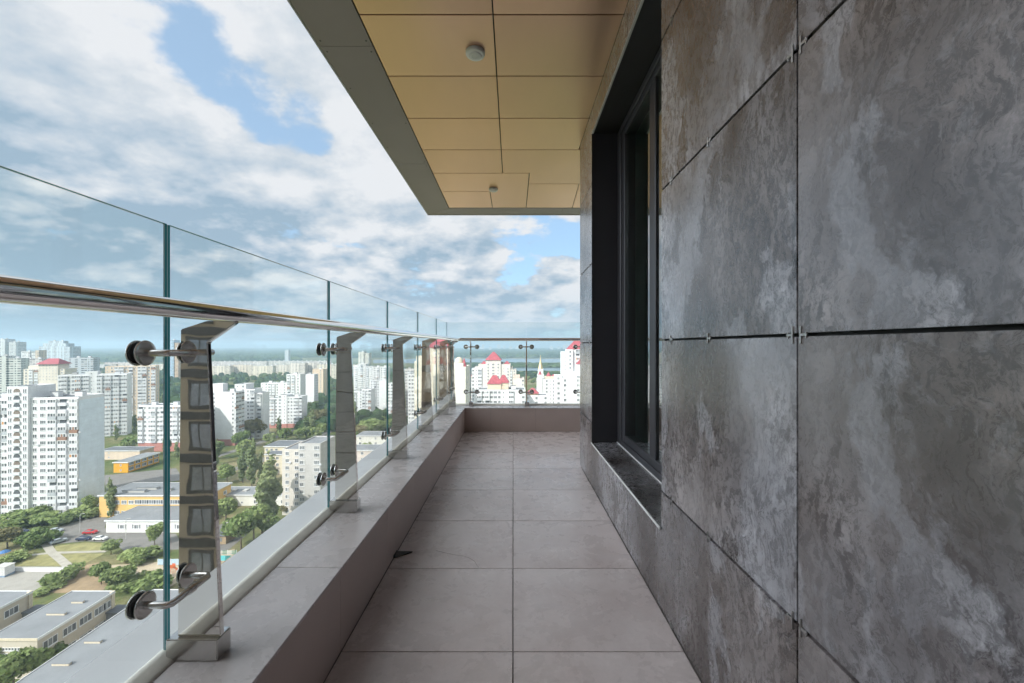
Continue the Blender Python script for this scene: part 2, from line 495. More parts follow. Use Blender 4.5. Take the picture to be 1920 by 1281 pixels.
# parapets (side and end)
def parapet(label, side):
    p = thing('parapet', label, 'parapet', (0, 0, 0))
    g = MB()
    if side:
        g.box(-.95, XL - .012, YB, YF + .3, -.32, ZP - .012, 'grout')
        yy = ys[:-1] + [YF]
        for a, c in zip(ys, ys[1:]):
            g.box(XL - .012, XL, a + .001, c - .001, .0, ZP - .0105, 'parapet_tile')
    else:
        g.box(XL + .001, 6, YF + .012, YGF + .03, -.32, ZP - .012, 'grout')
        for k, (a, c) in enumerate([(XL, -.3), (-.3, .3), (.3, .9), (.9, 1.5), (1.5, 6)]):
            g.box(a + .001, c - .001, YF, YF + .012, .0, ZP - .0105, 'parapet_tile')
    g.build('body', p)
    g = MB()
    if side:
        for a, c in zip(ys, ys[1:]):
            b_ = c - .0015
            if c == ys[-1]:
                g.prism([(XG + .035, a + .0015), (XL + .004, a + .0015), (XL + .004, YF - .004), (XG + .035, YGF - .035)], 'z', ZP - .012, ZP, 'coping_tile', .001)
            else:
                g.bbox(XG + .035, XL + .004, a + .0015, b_, ZP - .012, ZP, 'coping_tile', .0012)
    else:
        xs = [XL + .004, -.0, .6, 1.2, 1.8, 2.4, 6]
        g.prism([(xs[0] + .002, YF - .004), (xs[1] - .0015, YF - .004), (xs[1] - .0015, YGF - .035), (XG + .039, YGF - .035)], 'z', ZP - .012, ZP, 'coping_tile', .001)
        for a, c in zip(xs[1:], xs[2:]):
            g.bbox(a + .0015, c - .0015, YF - .004, YGF - .035, ZP - .012, ZP, 'coping_tile', .0012)
    g.build('coping', p)
    # rounded sealing bead that holds the glass
    prof = [(.034, -.012), (.034, .003), (.030, .008), (.018, .012), (.008, .019), (-.004, .021), (-.013, .018), (-.020, .009), (-.022, -.012)]
    g = MB()
    bm = bmesh.new()
    if side:
        n = 60; rows = []
        for i in range(n + 1):
            y = YB + (YGF - YB) * i / n
            jit = .0018 * math.sin(i * 1.7) + .0012 * math.sin(i * 4.1)
            rows.append([bm.verts.new((XG + x + jit, y, ZP + z + jit * .5)) for x, z in prof])
    else:
        n = 40; rows = []
        for i in range(n + 1):
            x_ = XG + (5.9 - XG) * i / n
            rows.append([bm.verts.new((x_, YGF - x, ZP + z)) for x, z in prof])
    for a, c in zip(rows, rows[1:]):
        for j in range(len(prof) - 1):
            bm.faces.new((a[j], a[j + 1], c[j + 1], c[j]))
    bmesh.ops.recalc_face_normals(bm, faces=bm.faces)
    g.from_bm(bm, 'silicone', True)
    g.build('sealing_bead', p)
    g = MB()
    if side:
        g.bbox(-1.135, XG - .023, YB, YGF + .21, ZP - .036, ZP - .016, 'ledge_metal', .004)
        g.box(-1.13, -1.118, YB, YGF + .205, -.35, ZP - .037, 'ledge_metal')
    else:
        g.bbox(XG - .0225, 6, YGF + .023, YGF + .21, ZP - .0362, ZP - .0162, 'ledge_metal', .004)
        g.box(-1.117, 6, YGF + .19, YGF + .205, -.35, ZP - .037, 'ledge_metal')
    g.build('outer_ledge', p)
    return p
parapet('long low tiled parapet with pale coping carrying the glass railing along the left', True)
parapet('low tiled parapet closing the far end of the balcony', False)

# railings
def post_parts(parent, loc, rz):
    g = MB()
    g.prism([(.035, .0585), (.150, .0585), (.1145, .841), (.190, .893), (.190, .8985), (.112, .8985), (.043, .876)], 'y', -.008, .008, 'polished_steel', .0022)
    p = g.build('post', parent, loc); p.rotation_euler = (0, 0, rz)
    g = MB(); g.bbox(.012, .149, -.020, .036, .0003, .058, 'brushed_steel', .0025, 2)
    g.build('base_cap', p)
    return p
def clamp_parts(parent, loc, rz, z):
    g = MB()
    r = .0088
    g.tube([(.014, -.078, 0), (.064, -.078, 0), (.071, -.071, 0), (.071, .071, 0), (.064, .078, 0), (.014, .078, 0)], r, 'brushed_steel', 14)
    g.tube([(.071, -.017, 0), (.071, .017, 0)], r * 1.28, 'brushed_steel', 14)
    c = g.build('clamp', parent, (loc[0], loc[1], loc[2] + z)); c.rotation_euler = (0, 0, rz)
    for s in (-1, 1):
        g = MB()
        for (a, q) in ((.0075, 'brushed_steel'), (-.0135, 'brushed_steel')):
            g.lathe([(.025, a - .0002), (.031, a + .0008), (.0322, a + .003), (.031, a + .0050), (.025, a + .006)], (0, s * .078, 0), 'x', q, 28)
        g.lathe([(.027, .0052), (.0285, .0060), (.0285, .0072)], (0, s * .078, 0), 'x', 'rubber', 24)
        g.lathe([(.0285, -.0072), (.0285, -.0060), (.027, -.0052)], (0, s * .078, 0), 'x', 'rubber', 24)
        g.build('disc', c)
    return c
def pane(parent, x0, x1, y0, y1, z0, z1, along):
    """thin sheet with clear faces and sea-green cut edges"""
    g = MB()
    A = (x0, y0); vs = [(x0, y0, z0), (x1, y0, z0), (x1, y1, z0), (x0, y1, z0), (x0, y0, z1), (x1, y0, z1), (x1, y1, z1), (x0, y1, z1)]
    fs = {'b': (3, 2, 1, 0), 't': (4, 5, 6, 7), 'f': (0, 1, 5, 4), 'r': (1, 2, 6, 5), 'k': (2, 3, 7, 6), 'l': (3, 0, 4, 7)}
    clear = ('r', 'l') if along == 'y' else ('f', 'k')
    for k, f in fs.items():
        if k in clear or k in 'bt': g.face([vs[i] for i in f], 'clear_glass' if k in clear else 'glass_edge'); continue
        a, b_, c, d = [Vector(vs[i]) for i in f]           # upright cut edge: pale ground arris and deep green core
        sw = .58 if k in ('f', 'r') else .42
        m1, m2 = a.lerp(b_, 1 - sw), d.lerp(c, 1 - sw)
        g.face([a, m1, m2, d], 'glass_arris' if k in ('f', 'r') else 'glass_edge'); g.face([m1, b_, c, m2], 'glass_edge' if k in ('f', 'r') else 'glass_arris')
    return g.build('glass_panel', parent)
HZ = 1.233 - ZP
PY = [1.143 + 1.003 * k for k in range(-4, 5)] + [5.80]
rail = thing('glass_railing', 'frameless glass railing with polished tapered steel posts running along the left of the balcony', 'railing')
GY = [1.143 + 1.003 * k for k in range(-4, 6)]
for y in PY: 
    if y > YB: post_parts(rail, (XG, y, ZP), 0)
for y in PY[:-1] + [5.80]:
    if y > YB:
        for z in (.185, .814): clamp_parts(rail, (XG, y, ZP), 0, z)
gy = [y for y in GY if y < 5.3] + [YGF + .006]
for a, c in zip(gy, gy[1:]):
    pane(rail, XG - .005, XG + .005, a + .005, c - .005, ZP + .006, 1.474, 'y')
g = MB()
arc = [(-.75 + .05 - .05 * math.cos(t), 5.75 + .05 * math.sin(t), 1.233) for t in [math.pi / 2 * i / 8 for i in range(9)]]
g.tube([(-.75, YB, 1.233), (-.75, 0, 1.233), (-.75, 3, 1.233)] + arc, .0212, 'rail_steel', 40)
g.build('handrail', rail)

erail = thing('glass_railing', 'glass railing across the far end of the balcony with slim posts seen edge on', 'railing')
PX = [-.583, .184, .951, 1.718, 2.485]
for x in PX:
    post_parts(erail, (x, YGF, ZP), R(-90))
    for z in (.185, .814): clamp_parts(erail, (x, YGF, ZP), R(-90), z)
gx = [XG + .012] + PX + [3.2]
for a, c in zip(gx, gx[1:]):
    pane(erail, a + .005, c - .005, YGF - .006, YGF + .006, ZP + .006, 1.474, 'x')
g = MB(); g.tube([(-.6985, 5.80, 1.233), (3.2, 5.80, 1.233)], .0208, 'rail_steel', 32)
g.build('handrail', erail)

# ------------------------------------------------------------------ stone wall with window
wall = thing('stone_wall', 'dark veined stone slab wall with open joints and a deep window', 'wall', (XR, 0, 0))
ZJ = [0.0, .518, 1.174, 1.822, 2.474, ZC]
GAP = .0042
Y0W, Y1W, ZS0, ZS1 = 1.856, 3.486, .358, 2.885
def slab(poly, org, gap=GAP, off=(0, 0)):
    """poly in (y,z); shrunk by the open joint; org sets where the print starts"""
    cy_ = sum(p[0] for p in poly) / len(poly); cz_ = sum(p[1] for p in poly) / len(poly)
    ys_ = [p[0] for p in poly]; zs_ = [p[1] for p in poly]
    def sh(p):
        # shrink on the outer bounding sides only
        y, z = p
        if abs(y - min(ys_)) < 1e-6: y += gap * .55
        if abs(y - max(ys_)) < 1e-6: y -= gap * .55
        if abs(z - min(zs_)) < 1e-6: z += gap
        if abs(z - max(zs_)) < 1e-6: z -= gap
        return (y, z)
    g = MB()
    g.prism([sh(p) for p in poly], 'x', 0.0, .012, 'dark_stone', .0008)
    o = g.build('wall_panel', wall, org=(off[0], org[0], org[1]))
    return o
# near columns of slabs; row prints repeat with a shift like the printed porcelain they are
for r in range(5):
    z0, z1 = ZJ[r], ZJ[r + 1]
    slab([(-.48, z0), (.968, z0), (.968, z1), (-.48, z1)], (-.48 + .05 * r, z0 + (.22 if r == 1 else 0) - (.30 if r == 3 else 0)), off=(0.0 if r in (1, 2) else .7 * r, 0))
    slab([(-1.93, z0), (-.484, z0), (-.484, z1), (-1.93, z1)], (-3.1, z0 + r), off=(.3, 0))
    slab([(-3.4, z0), (-1.934, z0), (-1.934, z1), (-3.4, z1)], (-5.1, z0 + r * 2), off=(.6, 0))
slab([(.968, 0), (2.41, 0), (2.41, ZS0), (Y0W, ZS0), (Y0W, ZJ[1]), (.968, ZJ[1])], (8.2, 1.1))
for r, (oy, oz) in zip((1, 2, 3), ((9.5, 2.0), (11.3, 3.1), (13.9, 1.6))):
    slab([(.968, ZJ[r]), (Y0W, ZJ[r]), (Y0W, ZJ[r + 1]), (.968, ZJ[r + 1])], (oy, oz), off=(1.0 * r, 0))
slab([(.968, ZJ[4]), (Y0W, ZJ[4]), (Y0W, ZS1 - .003), (2.41, ZS1 - .003), (2.41, ZJ[5]), (.968, ZJ[5])], (17, 5))
slab([(2.41, ZS1 - .003), (Y1W, ZS1 - .003), (Y1W, ZJ[4]), (4.11, ZJ[4]), (4.11, ZJ[5]), (2.41, ZJ[5])], (21, 6))
slab([(2.41, 0), (4.11, 0), (4.11, ZJ[1]), (Y1W, ZJ[1]), (Y1W, ZS0), (2.41, ZS0)], (25, 3))
for r in (1, 2, 3):
    slab([(Y1W, ZJ[r]), (4.11, ZJ[r]), (4.11, ZJ[r + 1]), (Y1W, ZJ[r + 1])], (27 + r, 4 + 2 * r), off=(.4 * r, 0))
# return face at the far corner
g = MB()
for r in range(5): g.box(.0125, 2.4, 4.098, 4.11, ZJ[r] + GAP, ZJ[r + 1] - GAP, 'dark_stone')
g.build('corner_return', wall)
# dark carcass behind the open joints (leaves the window opening free)
g = MB()
g.box(.02, .30, -3.4, Y0W - .012, -.3, ZC + .4, 'dark_gap')
g.box(.02, .30, Y1W + .012, 4.09, -.3, ZC + .4, 'dark_gap')
g.box(.0201, .2995, Y0W - .0125, Y1W + .0125, -.2995, ZS0 - .014, 'dark_gap')
g.box(.0201, .2995, Y0W - .0125, Y1W + .0125, ZS1 + .012, ZC + .3995, 'dark_gap')
g.build('carcass', wall)
# joint clips
def clip(y, z, s=1.0, flip=1):
    g = MB()
    hh = .020 * s
    g.bbox(-.0042, .001, y - .0022, y + .0022, z - hh, z + hh, 'clip_steel', .0006)
    g.bbox(-.0036, .001, y + .0023 if flip > 0 else y - .020, y + .020 if flip > 0 else y - .0023, z - .0032, z + .0032, 'clip_steel', .0006)
    g.bbox(-.0030, .001, y + flip * .016 - .0015, y + flip * .016 + .0015, z - .008, z + .006, 'clip_steel', .0005)
    g.build('joint_clip', wall, org=(0, y, z))
for z in ZJ[1:5]:
    clip(.968 + .014, z, 1.0, 1); clip(.968 - .014, z, 1.0, -1)
    for y in (1.41, 1.743): clip(y, z, .85, -1)
clip(1.41, .009, .5, -1); clip(1.743, .009, .5, -1)
for z in ZJ[2:4]:
    clip(3.60, z, .6, -1); clip(4.02, z, .6, -1)
# window as a part of the wall
GX = .872 - XR
g = MB()
g.box(.0125, .205, Y1W, Y1W + .011, ZS0, ZS1, 'black_frame')            # far reveal
g.box(.0125, .205, Y0W - .011, Y0W, ZS0, ZS1, 'black_frame')            # near reveal
g.box(.0126, .205, Y0W, Y1W, ZS1, ZS1 + .011, 'black_frame')            # head reveal
win = g.build('window', wall)
g = MB()
g.bbox(.206, .30, Y1W - .10, Y1W - .0005, ZS0, ZS1 - .0005, 'black_frame', .004)
g.bbox(.216, .30, Y1W - .19, Y1W - .1005, ZS0 + .002, ZS1 - .05, 'black_frame', .004)
g.bbox(.206, .30, Y0W + .0005, Y1W - .1010, ZS1 - .055, ZS1 - .0005, 'black_frame', .004)
g.bbox(.216, .30, Y0W + .0005, Y1W - .1905, ZS1 - .105, ZS1 - .056, 'black_frame', .004)
g.bbox(.206, .30, Y0W + .0005, Y1W - .1010, ZS0 + .001, ZS0 + .045, 'black_frame', .004)
g.bbox(.216, .30, Y0W + .0005, Y1W - .1905, ZS0 + .046, ZS0 + .095, 'black_frame', .004)
g.bbox(.214, .301, 2.58, 2.69, ZS0 + .0955, ZS1 - .1055, 'black_frame', .004)
g.build('frame', win)
g = MB()
g.box(GX, GX + .006, Y0W + .03, Y1W - .15, ZS0 + .07, ZS1 - .08, 'window_glass')
g.build('pane', win)
g = MB()
g.bbox(-.004, .210, Y0W + .001, 2.409, ZS0 - .0125, ZS0 - .0005, 'dark_stone', .001)
g.bbox(-.004, .210, 2.412, Y1W - .001, ZS0 - .0125, ZS0 - .0005, 'dark_stone', .001)
g.build('sill', win)
g = MB()
g.bbox(-.010, -.0042, Y0W - .002, Y1W + .001, ZS0 - .008, ZS0 + .0028, 'silver_trim', .0006)
g.bbox(.2010, .2055, Y0W + .002, Y1W - .002, ZS0 + .0003, ZS0 + .008, 'silver_trim', .0006)
g.bbox(-.0035, .0118, Y0W + .001, Y1W - .001, ZS1 - .0065, ZS1 - .0035, 'silver_trim', .0006)
g.bbox(-.003, .0115, Y1W - .0048, Y1W - .002, ZS0 + .003, ZS1 - .007, 'black_frame', .0006)
g.build('edge_trim', win)
# the unlit room behind the glass
g = MB()
g.box(2.6, 2.65, Y0W - .6, Y1W + .5, -.1, 2.95, 'room_dark')
g.box(.301, 2.6, Y0W - .65, Y0W - .6, -.1, 2.95, 'room_dark'); g.box(.301, 2.6, Y1W + .5, Y1W + .55, -.1, 2.95, 'room_dark')
g.box(.301, 2.65, Y0W - .65, Y1W + .55, -.16, -.1005, 'room_dark'); g.box(.301, 2.65, Y0W - .65, Y1W + .55, 2.9505, 3.0, 'room_dark')
g.build('room_lining', win)

# ------------------------------------------------------------------ soffit overhead
sof = thing('soffit', 'gold metal panel soffit with a grey border over the balcony', 'soffit', (0, 0, ZC))
def cpanel(poly, gap=.0042):
    cx_ = sum(p[0] for p in poly) / len(poly); cy2 = sum(p[1] for p in poly) / len(poly)
    # inset polygon by gap
    n = len(poly); out = []
    area = sum(poly[i][0] * poly[(i + 1) % n][1] - poly[(i + 1) % n][0] * poly[i][1] for i in range(n))
    sgn = 1 if area > 0 else -1
    for i in range(n):
        p0, p1, p2 = Vector(poly[i - 1]), Vector(poly[i]), Vector(poly[(i + 1) % n])
        d1 = (p1 - p0).normalized(); d2 = (p2 - p1).normalized()
        n1 = Vector((-d1.y, d1.x)) * sgn; n2 = Vector((-d2.y, d2.x)) * sgn
        bis = (n1 + n2); k = gap / max(.2, (1 + n1.dot(n2)))
        out.append(tuple(p1 + bis * k))
    g = MB(); g.prism(out, 'z', 0, .02, 'gold_composite', .0012)
    g.build('ceiling_panel', sof, org=(cx_, cy2, 0))
Yc = [2.49 + .567 * k for k in range(-10, 4)]; Yc[-1] = 4.207 - .0
Yc = [y for y in Yc if y > -3.3]
XB, XM = -.90, -.117
for a, c in zip(Yc, Yc[1:]):
    cpanel([(XB, a), (XM, a), (XM, c), (XB, c)]); cpanel([(XM, a), (XR + .004, a), (XR + .004, c), (XM, c)] if a < 3.6 else [(XM, a), (XR + .004, a), (XR + .004, c), (XM, c)])
cpanel([(XB, 4.207), (XM, 4.207), (XM, 4.78), (XB, 4.78)])
cpanel([(XM, 4.207), (1.6, 4.207), (1.6, 5.096), (.183, 5.096), (.183, 4.78), (XM, 4.78)])
cpanel([(XB, 4.78), (.183, 4.78), (.183, 5.98), (-.29, 5.98), (-.29, 5.343), (XB, 5.343)])
cpanel([(XB, 5.343), (-.29, 5.343), (-.29, 5.98), (XB, 5.98)])
cpanel([(.183, 5.096), (.79, 5.096), (.83, 5.98), (.183, 5.98)])
cpanel([(.79, 5.096), (1.6, 5.096), (1.6, 5.98), (.83, 5.98)])
cpanel([(1.6, 4.207), (3.2, 4.207), (3.2, 5.98), (1.6, 5.98)])
g = MB(); g.box(-1.24, 3.3, -3.4, 6.29, .022, .30, 'dark_gap'); g.build('backing', sof)
g = MB()
for a, c in ((-3.3, -.9), (-.9, 2.75), (2.75, 4.53)):
    g.bbox(-1.25, XB - .004, a + .0012, c - .0012, -.002, .021, 'grey_band', .0012)
g.prism([(-1.25, 4.5312), (XB - .004, 4.5312), (XB - .004, 5.985), (-1.25, 6.30)], 'z', -.002, .021, 'grey_band', .0012)
g.prism([(-1.247, 6.30), (XB - .002, 5.985), (.70, 5.985), (.70, 6.30)], 'z', -.002, .021, 'grey_band', .0012)
g.bbox(.7025, 3.3, 5.985, 6.30, -.002, .021, 'grey_band', .0012)
g.build('border', sof)
g = MB()
g.bbox(-1.262, -1.2505, -3.4, 6.312, -.006, .32, 'fascia_white', .002)
g.bbox(-1.25, 3.3, 6.3005, 6.312, -.006, .32, 'fascia_white', .002)
g.build('fascia', sof)
for y in (.35, .9, 1.45, 2.0, 2.70, 2.80, 3.2, 3.7, 4.15, 4.48, 4.58, 5.1, 5.75):
    for x in (-1.22, -.93):
        if x > -1 and y not in (2.70, 2.80, 4.48, 4.58, 2.0, 3.7): continue
        g = MB(); g.lathe([(.0062, -.0005), (.0058, -.002), (.003, -.0028)], (0, 0, -.0015), 'z', 'rivet_dark', 10)
        g.build('rivet', sof, (x, y, 0))
# ceiling lamps / detectors
def ceil_disc(x, y, r, label):
    t_ = thing('ceiling_sensor', label, 'ceiling fixture', (x, y, ZC), group=None)
    g = MB(); g.lathe([(r * .93, 0), (r, -.004), (r, -.018), (r * .93, -.026), (r * .70, -.029)], (0, 0, 0), 'z', 'white_plastic', 40); g.build('body', t_)
    g = MB(); g.lathe([(r * .69, -.0285), (r * .62, -.034), (r * .34, -.036), (r * .30, -.0335), (0.0001, -.0345)], (0, 0, 0), 'z', 'lens_plastic', 40); g.build('lens', t_)
ceil_disc(-.248, 2.80, .063, 'larger white round ceiling fixture, nearest on the gold soffit')
ceil_disc(-.243, 5.25, .055, 'white round ceiling fixture far along the gold soffit near its outer corner')

# ------------------------------------------------------------------ the tower's own body and the wing behind the camera
GZ = EYE - 68.0
tower = thing('apartment_tower', 'brown rendered high rise carrying this balcony with a wing of windows behind', 'apartment tower', (0, 0, GZ))
g = MB()
g.box(XR + .03, 26, -28, 3.9, 0, 66.4, 'wing_plaster')
g.box(XR + .31, 26, 4.15, 4.2, 0, .1, 'wing_plaster')
g.box(4, 26, -28, 3.9, 66.401, 120, 'wing_plaster')
g.box(-1.0, XR + .029, -3.19, 5.9, 55, 66.3, 'wing_plaster')
g.build('wall', tower)
g = MB(); g.box(-44, 26, -40, -28.01, 0, 128, 'wing_plaster')
for k in range(42):
    g.box(-44.0, 26, -28.0, -27.93, 2.75 + 3.0 * k, 3.30 + 3.0 * k, 'wing_dark_band')
g.build('wing_wall', tower)
g = MB()
for k in range(34, 80): g.box(-15.2, -8.1, -27.929, -27.80, 1.5 * k + .03, 1.5 * k + 1.48, 'wing_grey_panel')
g.build('wing_cladding', tower)
gw = MB(); gw.box(-.95, .95, -.0, .06, -.1, 2.0, 'wing_dark_band'); gw.box(-.70, .70, .055, .075, .15, 1.8, 'wing_window')
gw.box(-.04, .04, .07, .09, .15, 1.8, 'wing_dark_band')
wm = gw.mesh('wing_window')
cnt = 0
for k in range(13, 27):
    for i in range(12):
        x = -1.4 - 3.45 * i
        if -16.3 < x < -7: continue
        put('window', wm, tower, (x, -28.0, 3.0 * k + .85 - .25)); cnt += 1
# ================================================================== CITY
H = 68.0
def gp(u, v, z=0.0):
    """the ground point (x, y) seen at photo pixel (u, v), for ground raised by z"""
    D = (H - z) * F / (v - VPY)
    return ((u - VPX) * D / F, D)

# --- ground materials
m, t, b = new_mat('ground_cover')
geo = t.n('ShaderNodeNewGeometry'); p = geo.outputs['Position']
a = t.noise(p, .018, 8, .62, .4); c2 = t.noise(p, .11, 6, .65); c3 = t.noise(p, .9, 5, .7)
base = t.ramp(a.outputs[0], [(.34, (.070, .105, .034)), (.48, (.125, .140, .055)), (.58, (.21, .185, .095)), (.70, (.29, .245, .165))])
base = t.mix(t.ramp(c2.outputs[0], [(.48, 0), (.62, .75)]), base, (.075, .115, .035))
base = t.mix(1.0, base, t.ramp(c3.outputs[0], [(.3, .72), (.7, 1.25)]), 'MULTIPLY')
t.put(b, 'Base Color', base); t.put(b, 'Roughness', .95); b.inputs['Specular IOR Level'].default_value = .1
plain('asphalt', (.20, .19, .18), .9, var=.16, scale=.25, spec=.2)
plain('court_concrete', (.34, .32, .29), .9, var=.12, scale=.3, spec=.2)
plain('path_concrete', (.40, .37, .32), .9, var=.15, scale=.5, spec=.2)
plain('bare_earth', (.32, .235, .15), .95, var=.25, scale=.3, spec=.1)
plain('sand', (.46, .38, .28), .95, var=.15, scale=.4, spec=.1)
plain('dry_grass', (.27, .25, .115), .95, var=.30, scale=.35, spec=.1)
m, t, b = new_mat('water'); t.put(b, 'Base Color', (.16, .22, .27, 1)); t.put(b, 'Roughness', .25)
m, t, b = new_mat('forest')
geo = t.n('ShaderNodeNewGeometry'); nz = t.noise(geo.outputs['Position'], .006, 6, .7); n2 = t.noise(geo.outputs['Position'], .05, 3, .6)
base = t.ramp(nz.outputs[0], [(.36, (.022, .048, .022)), (.52, (.045, .075, .026)), (.66, (.085, .11, .038))])
t.put(b, 'Base Color', t.mix(1.0, base, t.ramp(n2.outputs[0], [(.3, .6), (.7, 1.3)]), 'MULTIPLY')); t.put(b, 'Roughness', .95); b.inputs['Specular IOR Level'].default_value = .05

def leaf_mat(name, c0, c1):
    m, t, b = new_mat(name)
    m.node_tree.nodes.remove(b)
    oi = t.n('ShaderNodeObjectInfo'); geo = t.n('ShaderNodeNewGeometry'); tcn = t.n('ShaderNodeTexCoord')
    nz = t.noise(tcn.outputs['Object'], .55, 3, .6)
    f = t.math('ADD', t.math('MULTIPLY', nz.outputs[0], .55), t.math('ADD', t.math('MULTIPLY', geo.outputs['Random Per Island'], .30), t.math('MULTIPLY', oi.outputs['Random'], .35)))
    c = t.ramp(f, [(.30, c0), (.85, c1)])
    di = t.n('ShaderNodeBsdfDiffuse', ins={'Color': c}); tr = t.n('ShaderNodeBsdfTranslucent', ins={'Color': c})
    mx = t.n('ShaderNodeMixShader', ins={0: .28, 1: di.outputs[0], 2: tr.outputs[0]})
    m.node_tree.links.new(mx.outputs[0], m.node_tree.nodes['Material Output'].inputs[0])
leaf_mat('leaf_green', (.135, .20, .07), (.34, .40, .17))
leaf_mat('leaf_poplar', (.15, .205, .095), (.32, .36, .18))
leaf_mat('leaf_dry', (.17, .17, .08), (.31, .28, .15))
plain('bark', (.13, .10, .075), .9)

# --- the ground sheet, roads, paths
g = MB()
g.face([(-14900, -190, 0), (14900, -190, 0), (14900, 13900, 0), (-14900, 13900, 0)], 'ground_cover')
tag(g.build('ground', None, (0, 0, GZ)), kind='structure')
LAY = [0]
def sheet(name, pts, mat, px=True):
    LAY[0] += 1
    z = .004 * LAY[0] + .02
    g = MB(); g.face([(*(gp(*q) if px else q), 0) for q in pts], mat)
    o = g.build(name, None, (0, 0, GZ + z)); tag(o, kind='structure'); return o
def strip(name, pts, wd, mat):
    LAY[0] += 1
    P_ = [Vector((*gp(*q), 0)) for q in pts]
    g = MB(); L = []; Rr = []
    for i, q in enumerate(P_):
        d = (P_[min(i + 1, len(P_) - 1)] - P_[max(i - 1, 0)]).normalized(); n = Vector((-d.y, d.x, 0)) * wd / 2
        L.append(q + n); Rr.append(q - n)
    for i in range(len(P_) - 1): g.face([Rr[i], Rr[i + 1], L[i + 1], L[i]], mat)
    o = g.build(name, None, (0, 0, GZ + .004 * LAY[0] + .02)); tag(o, kind='structure'); return o
sheet('road', [(45, 1007), (80, 994), (122, 985), (186, 966), (202, 972), (196, 990), (330, 1001), (345, 1030), (300, 1032), (236, 1036), (214, 1018), (160, 1015), (108, 1020), (84, 1026), (60, 1020)], 'asphalt')
sheet('schoolyard', [(-110, 1062), (150, 1063), (116, 1084), (86, 1112), (-110, 1112)], 'court_concrete')
sheet('grass', [(104, 1024), (160, 1017), (212, 1020), (196, 1036), (100, 1040)], 'dry_grass')
sheet('grass', [(30, 1046), (100, 1037), (196, 1038), (150, 1062), (20, 1061)], 'dry_grass')
sheet('earth', [(118, 1086), (160, 1060), (200, 1052), (214, 1078), (190, 1112), (96, 1112)], 'bare_earth')
sheet('sand', [(205, 1060), (330, 1052), (345, 1085), (300, 1112), (250, 1100)], 'sand')
sheet('sand', [(380, 1040), (440, 1030), (440, 1075), (380, 1085)], 'sand')
strip('path', [(84, 1018), (97, 1036), (112, 1048), (130, 1064)], 2.2, 'path_concrete')
strip('path', [(-20, 1052), (30, 1044), (97, 1037), (200, 1034)], 1.5, 'path_concrete')
strip('path', [(215, 905), (262, 893), (296, 882)], 2.0, 'path_concrete')
sheet('road', [(192, 892), (330, 878), (345, 900), (200, 918)], 'asphalt')
sheet('road', [(410, 985), (470, 965), (485, 985), (430, 1030), (395, 1040)], 'asphalt')
strip('road', [(392, 895), (440, 880), (480, 868), (640, 800)], 6, 'asphalt')
strip('road', [(395, 860), (470, 836), (600, 790), (760, 765)], 5, 'asphalt')
strip('road', [(985, 775), (1000, 740), (1015, 722), (1005, 706)], 10, 'asphalt')
sheet('river', [(800, 695.5), (1250, 695.5), (1250, 689.5), (800, 689.5)], 'water')
sheet('river', [(700, 681), (1400, 681), (1400, 672.6), (830, 672.6), (700, 675)], 'water')

# --- far woods: one mass of crowns
def woods(name, regions, seed, hi, avoid=False, rk=.0042):
    rng = np.random.default_rng(seed)
    V = []; Fc = []
    a5 = [2 * math.pi * k / 6 for k in range(6)]
    for (d0, d1, u0, u1, n) in regions:
        for _ in range(n):
            D = math.exp(rng.uniform(math.log(d0), math.log(d1)))
            u = rng.uniform(u0, u1)
            x = (u - VPX) * D / F
            if avoid and any((x - fx) ** 2 + (D - fy) ** 2 < (f3 * 1.05 + 6) ** 2 for fx, fy, f3 in FOOT): continue
            r = ((5 + D * rk) if not avoid else 4.2) * rng.uniform(.7, 1.4); h = hi * rng.uniform(.7, 1.25)
            i = len(V)
            for (rr, zz_) in ((1.0, .15), (.92, .62), (.5, .93)):
                for q in a5: V.append((x + r * rr * math.cos(q) * rng.uniform(.85, 1.15) * 1.6, D + r * rr * math.sin(q), h * zz_ * rng.uniform(.92, 1.08)))
            V.append((x, D, h))
            for k in range(2):
                for j in range(6): Fc.append((i + k * 6 + j, i + k * 6 + (j + 1) % 6, i + (k + 1) * 6 + (j + 1) % 6, i + (k + 1) * 6 + j))
            for j in range(6): Fc.append((i + 12 + j, i + 12 + (j + 1) % 6, i + 18))
    me = bpy.data.meshes.new(name); me.from_pydata(V, [], Fc); me.materials.append(MATS['forest'])
    o = bpy.data.objects.new(name, me); o.location = (0, 0, GZ); COL.objects.link(o)
    tag(o, kind='stuff'); return o
tag(woods('far_woods', [(2300, 9000, 640, 1420, 5200), (2300, 9000, -260, 640, 5200), (1700, 2400, -260, 560, 1200)], 3, 17), 'dark wooded plain stretching to the horizon beyond the city', 'woods', kind='stuff')
tag(woods('island_woods', [(1305, 1450, 800, 1300, 900), (880, 980, 800, 1200, 320)], 5, 10), 'wooded island and banks between the two arms of the river', 'woods', kind='stuff')

